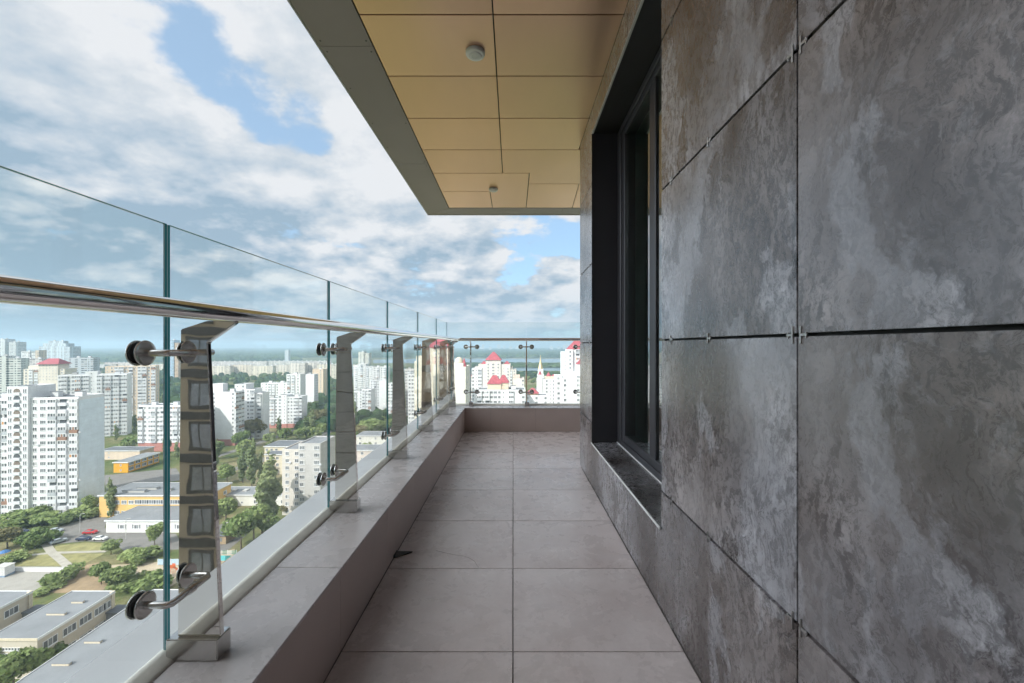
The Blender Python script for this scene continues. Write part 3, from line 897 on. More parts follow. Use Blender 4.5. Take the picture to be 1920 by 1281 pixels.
# --- trees
def crown_mesh(name, lobes, n, size, mat, seed, trunk=None):
    rng = np.random.default_rng(seed)
    V = []; Fc = []
    tot = sum(l[3] * l[4] * l[3] for l in lobes)
    for (lx, ly, lz, rx, rz) in lobes:
        k = int(n * rx * rx * rz / tot)
        for _ in range(k):
            d = rng.normal(size=3); d /= np.linalg.norm(d)
            rad = rng.uniform(.55, 1.06) ** .6
            c = np.array([lx, ly, lz]) + d * rad * np.array([rx, rx, rz])
            nn = d + rng.normal(size=3) * .55; nn /= np.linalg.norm(nn)
            a = np.cross(nn, rng.normal(size=3)); a /= np.linalg.norm(a); bb = np.cross(nn, a)
            s = size * rng.uniform(.6, 1.25); s2 = s * rng.uniform(.6, 1.0)
            i = len(V)
            V += [tuple(c - a * s), tuple(c - bb * s2), tuple(c + a * s), tuple(c + bb * s2)]
            Fc.append((i, i + 1, i + 2, i + 3))
    me = bpy.data.meshes.new(name); me.from_pydata(V, [], Fc); me.materials.append(MATS[mat])
    return me
def broad_lobes(rng, w, h):
    L = [(0, 0, h * .62, w * .33, h * .27)]
    for k in range(8):
        a = rng.uniform(0, 6.28); r = rng.uniform(.15, .33) * w
        L.append((r * math.cos(a), r * math.sin(a), h * rng.uniform(.42, .80), w * rng.uniform(.14, .24), h * rng.uniform(.12, .2)))
    return L
def poplar_lobes(rng, w, h):
    L = []
    for k in range(11):
        f = k / 10; a = rng.uniform(0, 6.28); rr = w * .40 * (math.sin(math.pi * min(1, .12 + f * .86)) ** .7)
        L.append((math.cos(a) * w * .11, math.sin(a) * w * .11, h * (.12 + .82 * f), max(.25, rr * rng.uniform(.65, .95)), h * .075))
    return L
def bush_lobes(rng, w, h):
    return [(rng.uniform(-.34, .34) * w, rng.uniform(-.34, .34) * w, h * rng.uniform(.3, .6), w * rng.uniform(.17, .28), h * rng.uniform(.25, .4)) for _ in range(7)]
def trunk_mesh(h, r, top):
    g = MB(); g.tube([(0, 0, -.1), (.05, .03, h * .35), (-.04, .05, h * .7), (0, 0, h)], [r, r * .8, r * .6, r * .3], 'bark', 7)
    for k in range(4):
        a = k * 1.7
        g.tube([(0, 0, h * (.5 + .1 * k)), (math.cos(a) * top, math.sin(a) * top, h * (.8 + .12 * k))], [r * .4, r * .15], 'bark', 5)
    return g.mesh('trunk')
rg = random.Random(11)
PROTO = {}
for k in range(4):
    PROTO['broad', k] = (crown_mesh('broad_crown', broad_lobes(rg, 8, 9), 1500, .42, 'leaf_green' if k < 3 else 'leaf_dry', 20 + k), trunk_mesh(6, .2, 1.5))
for k in range(3):
    PROTO['poplar', k] = (crown_mesh('poplar_crown', poplar_lobes(rg, 4.6, 18), 1700, .42, 'leaf_poplar', 40 + k), trunk_mesh(14, .24, .8))
for k in range(3):
    PROTO['bush', k] = (crown_mesh('bush_crown', bush_lobes(rg, 5, 3.2), 800, .34, 'leaf_green', 60 + k), trunk_mesh(1.8, .09, .7))
for k in range(3):
    PROTO['far', k] = (crown_mesh('far_crown', broad_lobes(rg, 9, 10), 420, .85, 'leaf_green', 80 + k), None)
for k in range(2):
    PROTO['farpoplar', k] = (crown_mesh('far_poplar_crown', poplar_lobes(rg, 5, 17), 380, .85, 'leaf_poplar', 90 + k), None)
KINDH = {'broad': 9.0, 'poplar': 18.0, 'bush': 3.2, 'far': 10.0, 'farpoplar': 17.0}
KINDN = {'broad': 'broadleaf_tree', 'poplar': 'poplar_tree', 'bush': 'bush', 'far': 'broadleaf_tree', 'farpoplar': 'poplar_tree'}
FOOT = []
def tree(kind, x, y, h, label, group=None, wide=1.0):
    vs = [k for k in PROTO if k[0] == kind]; k = rg.choice(vs)
    s = h / KINDH[kind]
    cat = 'bush' if kind == 'bush' else 'tree'
    cm, tm = PROTO[k]
    if tm is None:
        o = bpy.data.objects.new(KINDN[kind], cm); COL.objects.link(o); tag(o, label, cat, group)
    else:
        o = thing(KINDN[kind], label, cat, (0, 0, 0), 0, group)
        put('crown', cm, o, (0, 0, 0)); put('trunk', tm, o, (0, 0, 0))
    o.location = (x, y, GZ); o.rotation_euler = (0, 0, rg.uniform(0, 6.28)); o.scale = (s * wide, s * wide, s)
    return o
def treepx(kind, u, v, hpx, label, group=None, wide=1.0):
    x, y = gp(u, v); return tree(kind, x, y, hpx * y / F, label, group, wide)

# --- building materials
def wall_mat(name, col, win=False, panel=2.8, joints=.90, obj=True, winw=3.2, dark=.06, balc=.62, rough=.75):
    """rendered or panelled wall; win=True draws the small windows of a far block in the wall's own surface"""
    m, t, b = new_mat(name)
    tcn = t.n('ShaderNodeTexCoord'); oi = t.n('ShaderNodeObjectInfo')
    px, py, pz = t.xyz(tcn.outputs['Object']); nx, ny, nz = t.xyz(tcn.outputs['Normal'])
    side = t.math('GREATER_THAN', t.math('ABSOLUTE', nx), .7)
    u = t.mix(side, t.comb(px, 0, 0), t.comb(t.math('ADD', py, 7.0), 0, 0)); u = t.xyz(u)[0]
    nzs = t.noise(tcn.outputs['Object'], .25, 5, .65)
    c = oi.outputs['Color'] if obj else (*col, 1)
    c = t.mix(1.0, c, t.ramp(nzs.outputs[0], [(.3, .88), (.7, 1.06)]), 'MULTIPLY')
    vv = t.math('DIVIDE', pz, panel); fv = t.math('FRACT', t.math('ADD', vv, 50.0))
    uu = t.math('ADD', t.math('DIVIDE', u, winw), 60.0); fu = t.math('FRACT', uu)
    line = t.math('LESS_THAN', fv, .05)
    line = t.math('MAXIMUM', line, t.math('LESS_THAN', fu, .03))
    c = t.mix(line, c, t.mix(1.0, c, (joints, joints, joints), 'MULTIPLY'))
    if win:
        iu = t.math('FLOOR', uu); iv = t.math('FLOOR', vv)
        wc = t.n('ShaderNodeTexWhiteNoise', noise_dimensions='2D', ins={'Vector': t.comb(iu, t.math('MULTIPLY', side, 17.0), 0)})
        wn = t.n('ShaderNodeTexWhiteNoise', noise_dimensions='2D', ins={'Vector': t.comb(iu, iv, 0)})
        isb = t.math('GREATER_THAN', wc.outputs[0], balc)
        isblank = t.math('LESS_THAN', wc.outputs[0], .12)
        wl = t.math('SUBTRACT', .28, t.math('MULTIPLY', isb, .22)); wr = t.math('ADD', .70, t.math('MULTIPLY', isb, .24))
        mk = t.math('MULTIPLY', t.math('GREATER_THAN', fu, wl), t.math('LESS_THAN', fu, wr))
        mk = t.math('MULTIPLY', mk, t.math('MULTIPLY', t.math('GREATER_THAN', fv, .38), t.math('LESS_THAN', fv, .84)))
        mk = t.math('MULTIPLY', mk, t.math('SUBTRACT', 1.0, isblank))
        mk = t.math('MULTIPLY', mk, t.math('LESS_THAN', nz, .5))
        wcol = t.ramp(wn.outputs[0], [(0, (dark, dark * 1.05, dark * 1.2)), (.5, (dark * 2, dark * 2.2, dark * 2.5)), (.75, (.26, .25, .25)), (1, (.45, .42, .40))])
        c = t.mix(mk, c, wcol)
    t.put(b, 'Base Color', c); t.put(b, 'Roughness', rough); b.inputs['Specular IOR Level'].default_value = .25
    return m
wall_mat('panel_wall', None)
wall_mat('far_facade', None, True)
wall_mat('far_glazed', None, True, panel=3.0, winw=2.6, dark=.10, balc=.35, rough=.4)
plain('plinth_red', (.46, .20, .17), .8)
plain('roof_felt', (.215, .225, .24), .85, var=.14, scale=.15)
plain('roof_dark', (.13, .14, .155), .85, var=.14, scale=.15)
plain('roof_red', (.37, .085, .105), .75, var=.25, scale=.8)
plain('roof_light', (.50, .49, .47), .7)
plain('white_trim', (.74, .74, .75), .6)
plain('cream_trim', (.62, .54, .42), .7)
plain('pane_dark', (.11, .118, .13), .15, spec=.6)
plain('pane_mid', (.20, .215, .23), .15, spec=.6)
plain('pane_pale', (.48, .48, .48), .5)
plain('balc_white', (.68, .69, .72), .7)
plain('balc_grey', (.42, .44, .47), .7)
plain('balc_brown', (.30, .17, .12), .7)
plain('balc_orange', (.58, .27, .10), .7)
plain('balc_blue', (.22, .30, .40), .7)
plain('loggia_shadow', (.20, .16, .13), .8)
plain('gold_leaf', (.66, .52, .30), .45, .8)

# --- window meshes (front faces local -Y, origin at the middle of the opening's foot)
def wmesh(w, h, lights, pm, depth=.10, frame='white_trim'):
    g = MB(); f = .11
    g.box(-w / 2, w / 2, -depth, 0, 0, f, frame); g.box(-w / 2, w / 2, -depth, 0, h - f, h, frame)
    g.box(-w / 2, -w / 2 + f, -depth, 0, f, h - f, frame); g.box(w / 2 - f, w / 2, -depth, 0, f, h - f, frame)
    iw = (w - 2 * f) / lights
    for k in range(lights):
        x0 = -w / 2 + f + iw * k
        g.box(x0 + .03, x0 + iw - .03, -depth * .45, 0, f, h - f, pm[k % len(pm)])
    for k in range(1, lights): g.box(-w / 2 + f + iw * k - .05, -w / 2 + f + iw * k + .05, -depth * .8, 0, f, h - f, frame)
    g.box(-w / 2 - .08, w / 2 + .08, -depth - .10, 0, -.08, -.001, frame)
    return g.mesh('window')
def bmesh_balc(w, front, panes, proj=.75):
    g = MB()
    g.box(-w / 2, w / 2, -proj, 0, -.30, 1.10 if panes is not None else .95, front)
    n = max(2, int(w / .8)); iw = w / n
    if panes is not None:
        for k in range(n):
            g.box(-w / 2 + iw * k + .10, -w / 2 + iw * (k + 1) - .10, -proj + .06, 0, 1.101, 2.20, panes[k % len(panes)])
        for k in range(n + 1):
            xx = -w / 2 + iw * k
            g.box(xx - .10, xx + .10, -proj + .02, 0, 1.101, 2.20, 'white_trim')
        g.box(-w / 2, w / 2, -proj, 0, 2.201, 2.48, 'white_trim')
    else:
        g.box(-w / 2 + .2, w / 2 - .2, -.03, 0, .951, 2.3, 'pane_dark')
        g.box(-w / 2, w / 2, -proj, 0, 2.4, 2.55, 'balc_white')
    return g.mesh('balcony')
def arch_mesh(w, h, mat):
    g = MB(); pts = [(-w / 2, 0), (w / 2, 0)] + [(w / 2 * math.cos(a), h - w / 2 + w / 2 * math.sin(a)) for a in [math.pi * k / 10 for k in range(11)]]
    g.prism(pts, 'y', -.06, 0, mat)
    g.box(-w / 2 - .1, w / 2 + .1, -.45, 0, -.2, .85, 'balc_white')
    return g.mesh('loggia')
D_, M_, P_ = 'pane_dark', 'pane_mid', 'pane_pale'
WM = {
 'w': ('window', [wmesh(1.5, 1.5, 2, [D_, D_]), wmesh(1.5, 1.5, 2, [D_, M_]), wmesh(1.5, 1.5, 2, [M_, P_]), wmesh(1.5, 1.5, 2, [M_, M_])]),
 't': ('window', [wmesh(2.1, 1.5, 3, [D_, D_, M_]), wmesh(2.1, 1.5, 3, [M_, D_, P_]), wmesh(2.1, 1.5, 3, [M_, M_, M_])]),
 'm': ('window', [wmesh(.8, .9, 1, [D_]), wmesh(.8, .9, 1, [M_])]),
 's': ('window', [wmesh(.55, 1.7, 1, [D_], .06, 'balc_white')]),
 'q': ('window', [wmesh(2.9, 1.7, 3, [D_, M_, D_]), wmesh(2.9, 1.7, 3, [M_, M_, D_])]),
 'b': ('balcony', [bmesh_balc(2.9, 'balc_white', [D_, M_, D_]), bmesh_balc(2.9, 'balc_white', [M_, D_, P_, D_]), bmesh_balc(2.9, 'balc_white', None), bmesh_balc(2.9, 'balc_grey', [D_, D_, M_]),
                   bmesh_balc(2.9, 'balc_white', [D_, D_, M_]), bmesh_balc(2.9, 'balc_white', [P_, M_]), bmesh_balc(2.9, 'balc_brown', [D_, 'balc_brown']), bmesh_balc(2.9, 'balc_white', ['balc_orange', D_, 'balc_brown', D_])]),
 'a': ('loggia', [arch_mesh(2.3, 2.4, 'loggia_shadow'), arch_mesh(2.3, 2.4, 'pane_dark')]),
}
WZ = {'w': .95, 't': .95, 'm': 1.3, 's': .75, 'q': .9, 'b': .15, 'a': .2}
WW = {'w': 1.5, 't': 2.1, 'm': .8, 's': .5, 'q': 2.9, 'b': 2.9, 'a': 2.3}
def hip(g, x0, x1, y0, y1, z, hgt, mat, ridge=.0, over=.5):
    x0 -= over; x1 += over; y0 -= over; y1 += over
    cx, cy2 = (x0 + x1) / 2, (y0 + y1) / 2; rl = (x1 - x0) * ridge / 2
    A = [(x0, y0, z), (x1, y0, z), (x1, y1, z), (x0, y1, z)]; a = (cx - rl - .01, cy2, z + hgt); b_ = (cx + rl + .01, cy2, z + hgt)
    g.face([A[0], A[1], b_, a], mat); g.face([A[1], A[2], b_], mat); g.face([A[2], A[3], a, b_], mat); g.face([A[3], A[0], a], mat)
    g.face([A[3], A[2], A[1], A[0]], mat)

def building(label, D, u1, blocks, col=(.74, .74, .75), rot=0.0, name='apartment_block', cat='apartment block', far=False, group=None, fmat=None, hip_roof=None, mirror=False):
    """anchor: the near corner of the front at photo column u1 and distance D; rot turns the front about it.
    block: dict(u0,u1,vt,t,[dd],[f],[s],[roof],[plinth],[col])"""
    r = R(rot); s, c = math.sin(r), math.cos(r)
    Xa = (u1 - VPX) * D / F
    root = thing(name, label, cat, (Xa, D, GZ), r, group)
    def lx(u):
        k = (u - VPX) / F
        return -(Xa - k * D) / (c - k * s)
    wins = []
    for bi, bk in enumerate(blocks):
        x0, x1 = lx(bk['u0']), lx(bk['u1']); dd = bk.get('dd', 0.0); t_ = bk['t']
        if dd: x0 *= (D + dd) / D if False else 1; 
        Dc = D + (x0 + x1) / 2 * s + dd * c
        h = H - (bk['vt'] - VPY) * Dc / F
        if 'v0' in bk: z0 = H - (bk['v0'] - VPY) * Dc / F
        else: z0 = bk.get('z0', 0.0)
        cc = bk.get('col', col)
        y0, y1 = dd + .0011 * bi, dd + t_
        FOOT.append((Xa + (x0 + x1) / 2 * c - (y0 + y1) / 2 * s, D + (x0 + x1) / 2 * s + (y0 + y1) / 2 * c, max(x1 - x0, t_) * .5 + 3))
        g = MB()
        mt = bk.get('mat', ('far_facade' if far else 'panel_wall')) if fmat is None else fmat
        g.box(x0, x1, y0, y1, z0, h, mt)
        if not far and bk.get('roof', 'flat') == 'flat':
            for (a, b2, e, f2) in ((x0, x1, y0, y0 + .3), (x0, x1, y1 - .3, y1), (x0, x0 + .3, y0 + .301, y1 - .301), (x1 - .3, x1, y0 + .301, y1 - .301)):
                g.box(a, b2, e, f2, h + .001, h + .55, mt)
        wl = g.build('wall', root); wl.color = (*cc, 1)
        if bk.get('plinth'):
            g = MB(); g.box(x0 - .12, x1 + .12, y0 - .15, y1 + .1, 0, bk['plinth'], 'plinth_red'); g.build('plinth', root)
        rf = bk.get('roof', 'flat')
        if rf == 'flat':
            g = MB(); g.box(x0 + .302, x1 - .302, y0 + .302, y1 - .302, h + .002, h + .12, bk.get('rmat', 'roof_felt'))
            ro = g.build('roof', root)
            if (x1 - x0) > 9 and t_ > 7:
                k = random.Random(int(D * 7 + bi)); 
                for q in range(1 + int((x1 - x0) / 16)):
                    xx = x0 + (x1 - x0) * (q + .5) / (1 + int((x1 - x0) / 16)) + k.uniform(-1, 1)
                    g = MB(); g.box(xx - 1.4, xx + 1.4, y0 + t_ * .45, y0 + t_ * .45 + 2.2, h + .121, h + 2.1, 'white_trim' if k.random() < .6 else 'roof_light')
                    g.box(xx - 1.55, xx + 1.55, y0 + t_ * .45 - .15, y0 + t_ * .45 + 2.35, h + 2.101, h + 2.25, 'roof_felt')
                    g.build('roof_vent', ro)
        elif rf and rf[0] == 'hip':
            g = MB(); hp = rf[1] * Dc / F
            hip(g, x0, x1, y0, y1, h + .01, hp, 'roof_red', rf[2] if len(rf) > 2 else 0, rf[3] if len(rf) > 3 else .6)
            g.build('roof', root)
        n = max(1, int(round((h - z0) / bk.get('fl', 2.8))))
        fl = (h - z0) / n
        def cols(p, a, b2):
            if not p: return []
            if isinstance(p, str):
                return [(a + (b2 - a) * (i + .5) / len(p), ch) for i, ch in enumerate(p) if ch in WM]
            return [(a + (b2 - a) * q, ch) for q, ch in p]
        for (xx, ch) in cols(bk.get('f'), x0, x1):
            for k in range(bk.get('k0', 0), n - bk.get('kt', 0)):
                wins.append((xx, y0, z0 + fl * k + WZ[ch], 0.0, ch))
        for (yy, ch) in cols(bk.get('s'), y0, y1):
            for k in range(bk.get('k0', 0), n - bk.get('kt', 0)):
                if mirror: wins.append((x0, yy, z0 + fl * k + WZ[ch], R(-90), ch))
                else: wins.append((x1, yy, z0 + fl * k + WZ[ch], R(90), ch))
    wins.sort(key=lambda q: -q[2])
    rr = random.Random(int(D * 13))
    count = {}; rest = {}
    for (x, y, z, a, ch) in wins:
        nm, ms = WM[ch]; me = rr.choice(ms)
        if ch == 'b': me = ms[rr.choices(range(8), (5, 4, 2, 2, 4, 3, 1, 1))[0]]
        count[nm] = count.get(nm, 0) + 1
        if count[nm] <= 100: put(nm, me, root, (x, y, z), a)
        else: rest.setdefault(nm, []).append((me, x, y, z, a))
    if D < 330 and wins:
        ac = 0
        for (x, y, z, a, ch) in wins:
            if ch in 'wtb' and rr.random() < .13 and ac < 24:
                off = WW[ch] / 2 + .45
                g = MB(); g.box(-.42, .42, -.42, -.02, 0, .62, 'balc_white'); g.box(-.20, .20, -.425, -.421, .11, .51, 'balc_grey')
                o = g.build('air_conditioner', root, (x + off * math.cos(a), y + off * math.sin(a), z - .3)); o.rotation_euler = (0, 0, a); ac += 1
    for nm, lst in rest.items():
        g = MB()
        for (me, x, y, z, a) in lst:
            M4 = Matrix.Translation((x, y, z)) @ Matrix.Rotation(a, 4, 'Z')
            for p in me.polygons:
                g.face([M4 @ me.vertices[i].co for i in p.vertices], me.materials[p.material_index].name)
        tag(g.build(nm + 's', root), kind='stuff')
    return root

W1 = (.80, .80, .815); W2 = (.77, .765, .76); CR = (.72, .65, .54); PE = (.70, .56, .42); GB = (.50, .56, .60); GR = (.52, .53, .55)
# near left tower with arched loggias
A_ = building('nearest white tower on the left with arched loggias and a blank end wall', 171.6, 147,
  [dict(u0=57, u1=147, vt=747.5, t=13, f=[(.09, 'w'), (.26, 't'), (.47, 'b'), (.68, 'b'), (.92, 'b')], s=None, rmat='roof_dark'),
   dict(u0=18, u1=56.8, vt=727.5, dd=-1.0, t=12, f=[(.08, 's'), (.18, 's'), (.47, 'a'), (.80, 's'), (.90, 's')]),
   dict(u0=-62, u1=17.5, vt=750, dd=.4, t=12, f='btwwbtb')], W1, 8)
g = MB(); g.box(.0015, .14, .25, 12.7, .3, 46.0, 'panel_wall'); o = g.build('gable_panels', A_); o.color = (.76, .83, .90, 1)
building('white slab tower behind the arched loggia tower, its shaded end to the right', 325, 238,
  [dict(u0=108, u1=238, vt=703.5, t=11, f='wbwtbwbtwbwbwbtb', s=None), dict(u0=160, u1=183, vt=698, dd=-.3, t=6, f='m')], W1, 27)
building('peach slab tower just left of the near glass joint, taller than its white neighbour', 372, 292,
  [dict(u0=197, u1=292, vt=687.5, t=9, f='mwbbwbmbbwb', s='w')], (.74, .60, .47), 24)
building('ten storey white block on a red ground floor, behind the nearest post', 275, 374,
  [dict(u0=260, u1=374, vt=761.5, t=11, f='bwwbwbwwbwbwwb', plinth=5.6, k0=2)], W1, 3)
building('white tower with a blank gable and red base, right of the nearest post', 290, 440,
  [dict(u0=389, u1=440, vt=736, t=9.5, f=[(.10, 'm'), (.24, 'w'), (.94, 'w')], s='bbb', plinth=4.2, k0=1), dict(u0=395, u1=414, vt=721, dd=2, t=5)], W1, 0)
building('white block with stepped roof between the gable tower and the long white slab', 312, 491,
  [dict(u0=440, u1=461, vt=722, t=12, f='mw', s=None), dict(u0=461.2, u1=478, vt=731, t=11, f='wb'), dict(u0=478.2, u1=491, vt=738, dd=1, t=11, f='b')], W1, 6)
building('long white nine storey slab on a red plinth beyond the low roofs', 353, 566,
  [dict(u0=489, u1=521, vt=748, t=11, f='bwwbw', plinth=3.4, k0=1), dict(u0=521.2, u1=538, vt=742, dd=-.4, t=11, f='tm', plinth=3.4, k0=1), dict(u0=538.2, u1=566, vt=745, t=11, f='wwwbb', plinth=3.4, k0=1)], W1, 4)
building('white block showing over the long nine storey slab', 425, 563,
  [dict(u0=489, u1=537, vt=719, t=11, f='mwbbwmw'), dict(u0=537.2, u1=563, vt=703, t=11, f='bbw')], W2, 0)
building('slim white tower with a blank front and orange foot', 465, 589,
  [dict(u0=567, u1=589, vt=703, t=10, f=[(.12, 'm')], s='www')], W1, 0)
building('pale orange tower behind the slim white tower', 560, 606, [dict(u0=586, u1=606, vt=693, t=13, f='mw', s='ww')], PE, 0)
# far left
building('glazed high rise with rounded crown at the far left edge', 900, 27, [dict(u0=-12, u1=9, vt=636, t=24), dict(u0=9.3, u1=27, vt=641, dd=4, t=24)], (.66, .68, .68), 12, far=True, fmat='far_glazed')
building('blue white glazed high rise with stepped crown standing above the horizon', 900, 131, [dict(u0=73, u1=131, vt=650, t=30), dict(u0=78, u1=122, vt=644, dd=3, t=22), dict(u0=86, u1=114, vt=639.5, dd=6, t=14)], (.62, .70, .76), 12, far=True, fmat='far_glazed')
building('small white tower between the two glazed high rises', 820, 56, [dict(u0=40, u1=56, vt=659, t=18)], W2, 10, far=True)
building('narrow orange and white tower beside the stepped high rise', 800, 73, [dict(u0=59, u1=66, vt=660, t=16, col=W2), dict(u0=66.2, u1=73, vt=657, t=16, col=PE)], PE, 10, far=True)
building('greenish white slab row under the far left high rise', 500, 38, [dict(u0=-30, u1=12, vt=668, t=14), dict(u0=12.4, u1=38, vt=672, dd=1, t=14)], (.66, .68, .64), 20, far=True)
building('pale slab with pinkish roofline behind the red roofed house', 560, 78, [dict(u0=36, u1=78, vt=673, t=14)], (.70, .66, .64), 15, far=True)
building('grey white slab right of the red roofed house', 560, 175, [dict(u0=127, u1=175, vt=671, t=14)], (.56, .60, .64), 18, far=True)
building('cream house with rounded gables and a red hipped roof on its attic', 420, 121,
  [dict(u0=44, u1=121, vt=692, t=16, f='wbbwmwbw', roof=None), dict(u0=52, u1=80, vt=686, dd=.6, t=14, f=None, roof=None), dict(u0=74, u1=110, vt=683, dd=-1.2, t=15, f='mmmmmm', kt=0, k0=12, roof=('hip', 10.5, .45, 1.6))], (.76, .69, .60), 14)
building('blue striped tower with an orange side behind the near glass joint', 850, 326, [dict(u0=314, u1=326, vt=638, t=20, col=(.45, .62, .78)), dict(u0=326.3, u1=334, vt=643, dd=1, t=19, col=(.68, .47, .30))], W1, 10, far=True)
fr = [(196, 262, 680, 1350, (.70, .60, .54)), (255, 312, 684, 1250, (.72, .66, .60)), (200, 232, 688, 1050, (.60, .62, .66)), (140, 196, 684, 1300, (.68, .66, .64)), (390, 432, 686, 960, CR), (428, 472, 684, 980, (.72, .63, .52)), (466, 512, 686, 940, CR),
      (508, 548, 684, 985, (.70, .64, .56)), (545, 572, 681, 880, (.72, .66, .60)), (570, 600, 680, 900, (.70, .66, .60)), (594, 626, 683, 860, CR), (395, 500, 678, 1350, (.66, .60, .58)), (500, 620, 677, 1450, (.64, .60, .56)), (622, 690, 684, 820, CR), (300, 345, 683, 1150, CR)]
fl_lab = ['pinkish far slab left of the peach tower', 'pale far slab above the peach tower', 'bluish far slab low behind the white slab tower', 'pale far slab beyond the grey white slab', 'cream long block first right of the nearest post, far off', 'tan long block second right of the nearest post, far off', 'cream long block with dark strips third right of the nearest post',
          'pale tan long block before the whiter pair, far off', 'whitish far block over the slim white tower', 'whitish far block left of the second post', 'cream far block hidden partly by the second post', 'faint long row of roofs beyond the cream blocks on the left', 'faint long row of roofs beyond the cream blocks on the right', 'cream far block just right of the second post', 'cream far block beside the blue striped tower']
for (u0, u1, vt, D, c), lb in zip(fr, fl_lab):
    building(lb, D, u1, [dict(u0=u0, u1=u1, vt=vt, t=14)], c, 4, far=True)
for k, u in enumerate([556, 552]):
    pass
building('slender pale tower rising from the far woods', 1500, 541, [dict(u0=534, u1=541, vt=657, t=12)], (.62, .68, .72), 0, far=True)
# between the second and third posts
building('pair of pale far towers seen through the second railing bay', 900, 692, [dict(u0=672, u1=683, vt=660, t=16), dict(u0=684, u1=692, vt=662, t=16)], (.66, .64, .56), 0, far=True)
building('wide white block with stepped front in the second railing bay', 560, 699, [dict(u0=655, u1=671, vt=688, t=14, f='bwb'), dict(u0=671.2, u1=686, vt=683, dd=-1, t=14, f='wbw'), dict(u0=686.2, u1=699, vt=688, t=14, f='bw')], W2, 0)
building('grey white block with arched top windows in the second railing bay', 520, 725, [dict(u0=699.5, u1=725, vt=689, t=14, f='tbwb')], W2, 0)
building('white slab with blank end in front of the arched top block', 450, 724, [dict(u0=694, u1=724, vt=714, t=12, f='wbw..')], W1, 0)
building('lower white block with coloured balconies in the second railing bay', 400, 696, [dict(u0=657, u1=679, vt=735, t=12, f='wbmw'), dict(u0=679.2, u1=696, vt=731, t=12, f='bwb')], W1, 0)
building('white block low behind the third post', 380, 752, [dict(u0=726, u1=752, vt=720, t=12, f='wbwb')], W1, 0)
# between third and fourth posts and on to the corner
building('cream white block with balconies between third and fourth posts', 400, 776, [dict(u0=752.5, u1=776, vt=694, t=14, f='bwbb', s='ww')], (.74, .70, .66), 0)
building('white tower with dark window columns between third and fourth posts', 310, 783, [dict(u0=765, u1=783, vt=703, t=12, f='wtw', s='w')], W1, 0)
building('cream tower with domed top half hidden by the fourth post', 262, 797, [dict(u0=777, u1=797, vt=679, t=13, f=None, s='w'), dict(u0=779, u1=793, vt=669, dd=2, t=9)], (.76, .69, .56), 0)
building('tall cream tower under a steep red roof behind the fifth post', 285, 846, [dict(u0=800, u1=846, vt=652, t=13, f=[(.35, 'm'), (.5, 'm')], k0=19, s='w', roof=('hip', 16, .5, .5))], (.78, .71, .57), 0)
cream = building('cream white tower with a blank front and small domed top at the railing corner', 200, 873, [dict(u0=846, u1=873, vt=690, t=20, f=None, s=[(.25, 't'), (.70, 'w')]), dict(u0=850, u1=868, vt=681, dd=1.5, t=6, roof=None)], (.79, .755, .68), 0)
g = MB(); g.lathe([(2.1, 0), (2.0, .9), (1.5, 1.9), (.8, 2.5), (.001, 2.75)], (-3.6, 4.2, 59.8), 'z', 'cream_trim', 20, True); g.build('dome', cream)
g = MB(); hip(g, -2.2, -.2, 1.6, 7.4, 57.6, 4.6, 'roof_red', 0, .1); g.build('gable_roof', cream)
building('white block with dark balcony strip next to the red roofed pyramid house', 330, 902, [dict(u0=884, u1=896.5, vt=692.5, t=12, f='wm'), dict(u0=896.7, u1=903, vt=692, dd=.3, t=12, f='b')], W1, 0)
I_ = building('stepped pale palace block under a tall red pyramid roof', 400, 967,
  [dict(u0=882, u1=968, vt=694, t=18, f='wbwmwbbwmwbw'), dict(u0=890, u1=961, vt=689, dd=1, t=16), dict(u0=897, u1=957, vt=684, dd=-1, t=20, f='wmwbwmw', kt=1), dict(u0=911, u1=939, vt=675.5, dd=-2, t=16, f='wtw', kt=1, roof=('hip', 15.5, .1, .8))], (.73, .68, .63), 0)
g = MB(); hip(g, -33, -27, .5, 8, 50, 3.2, 'roof_red', .2, .2); hip(g, -11.5, -5, .5, 8, 50, 3.2, 'roof_red', .2, .2); g.build('side_roof', I_)
J_ = building('flat roofed white block with a cream penthouse under two red gables', 250, 985,
  [dict(u0=895, u1=985, vt=732.5, t=17, f='bwbttwm.b..w', roof='flat'), dict(u0=913, u1=939, vt=720, v0=733, dd=6, t=9, f=None, col=(.74, .62, .47), roof=('hip', 15.5, .25, .5)), dict(u0=934, u1=953, vt=718, v0=733, dd=6.6, t=7.5, f=None, col=(.74, .62, .47), roof=('hip', 14, .25, .5))], W1, 0)
building('cream slab beside the pyramid roofed palace, pink gable at its back', 300, 983, [dict(u0=962, u1=983, vt=711, t=14, f='...w'), dict(u0=963, u1=975, vt=705, dd=6, t=7, col=(.74, .58, .50))], (.76, .70, .62), 0)
building('low white roof pavilion with a red hipped cap under the far railing clamp', 262, 1027, [dict(u0=985, u1=1027, vt=743, t=12, f='w.w.w'), dict(u0=990, u1=1009, vt=738, v0=744, dd=2, t=6, col=(.75, .62, .44), roof=('hip', 9.5, .15, .8))], W1, 0, mirror=True)
K3 = building('white block with a slim turret and a small red cap on its roof', 330, 1008,
  [dict(u0=1008, u1=1042, vt=712, t=14, f='w.wmw', s='ww'), dict(u0=1009, u1=1017, vt=703, dd=-.6, t=4, roof=None, f=None), dict(u0=1022, u1=1040, vt=706, v0=713, dd=3, t=7, col=(.74, .66, .52), roof=None)], W2, 0, mirror=True)
g = MB(); g.lathe([(1.9, 43), (1.6, 45), (.6, 47.5), (.001, 48.5)], (-2.0 + 4.0, 1.6, 0), 'z', 'roof_red', 4); g.build('turret_roof', K3)
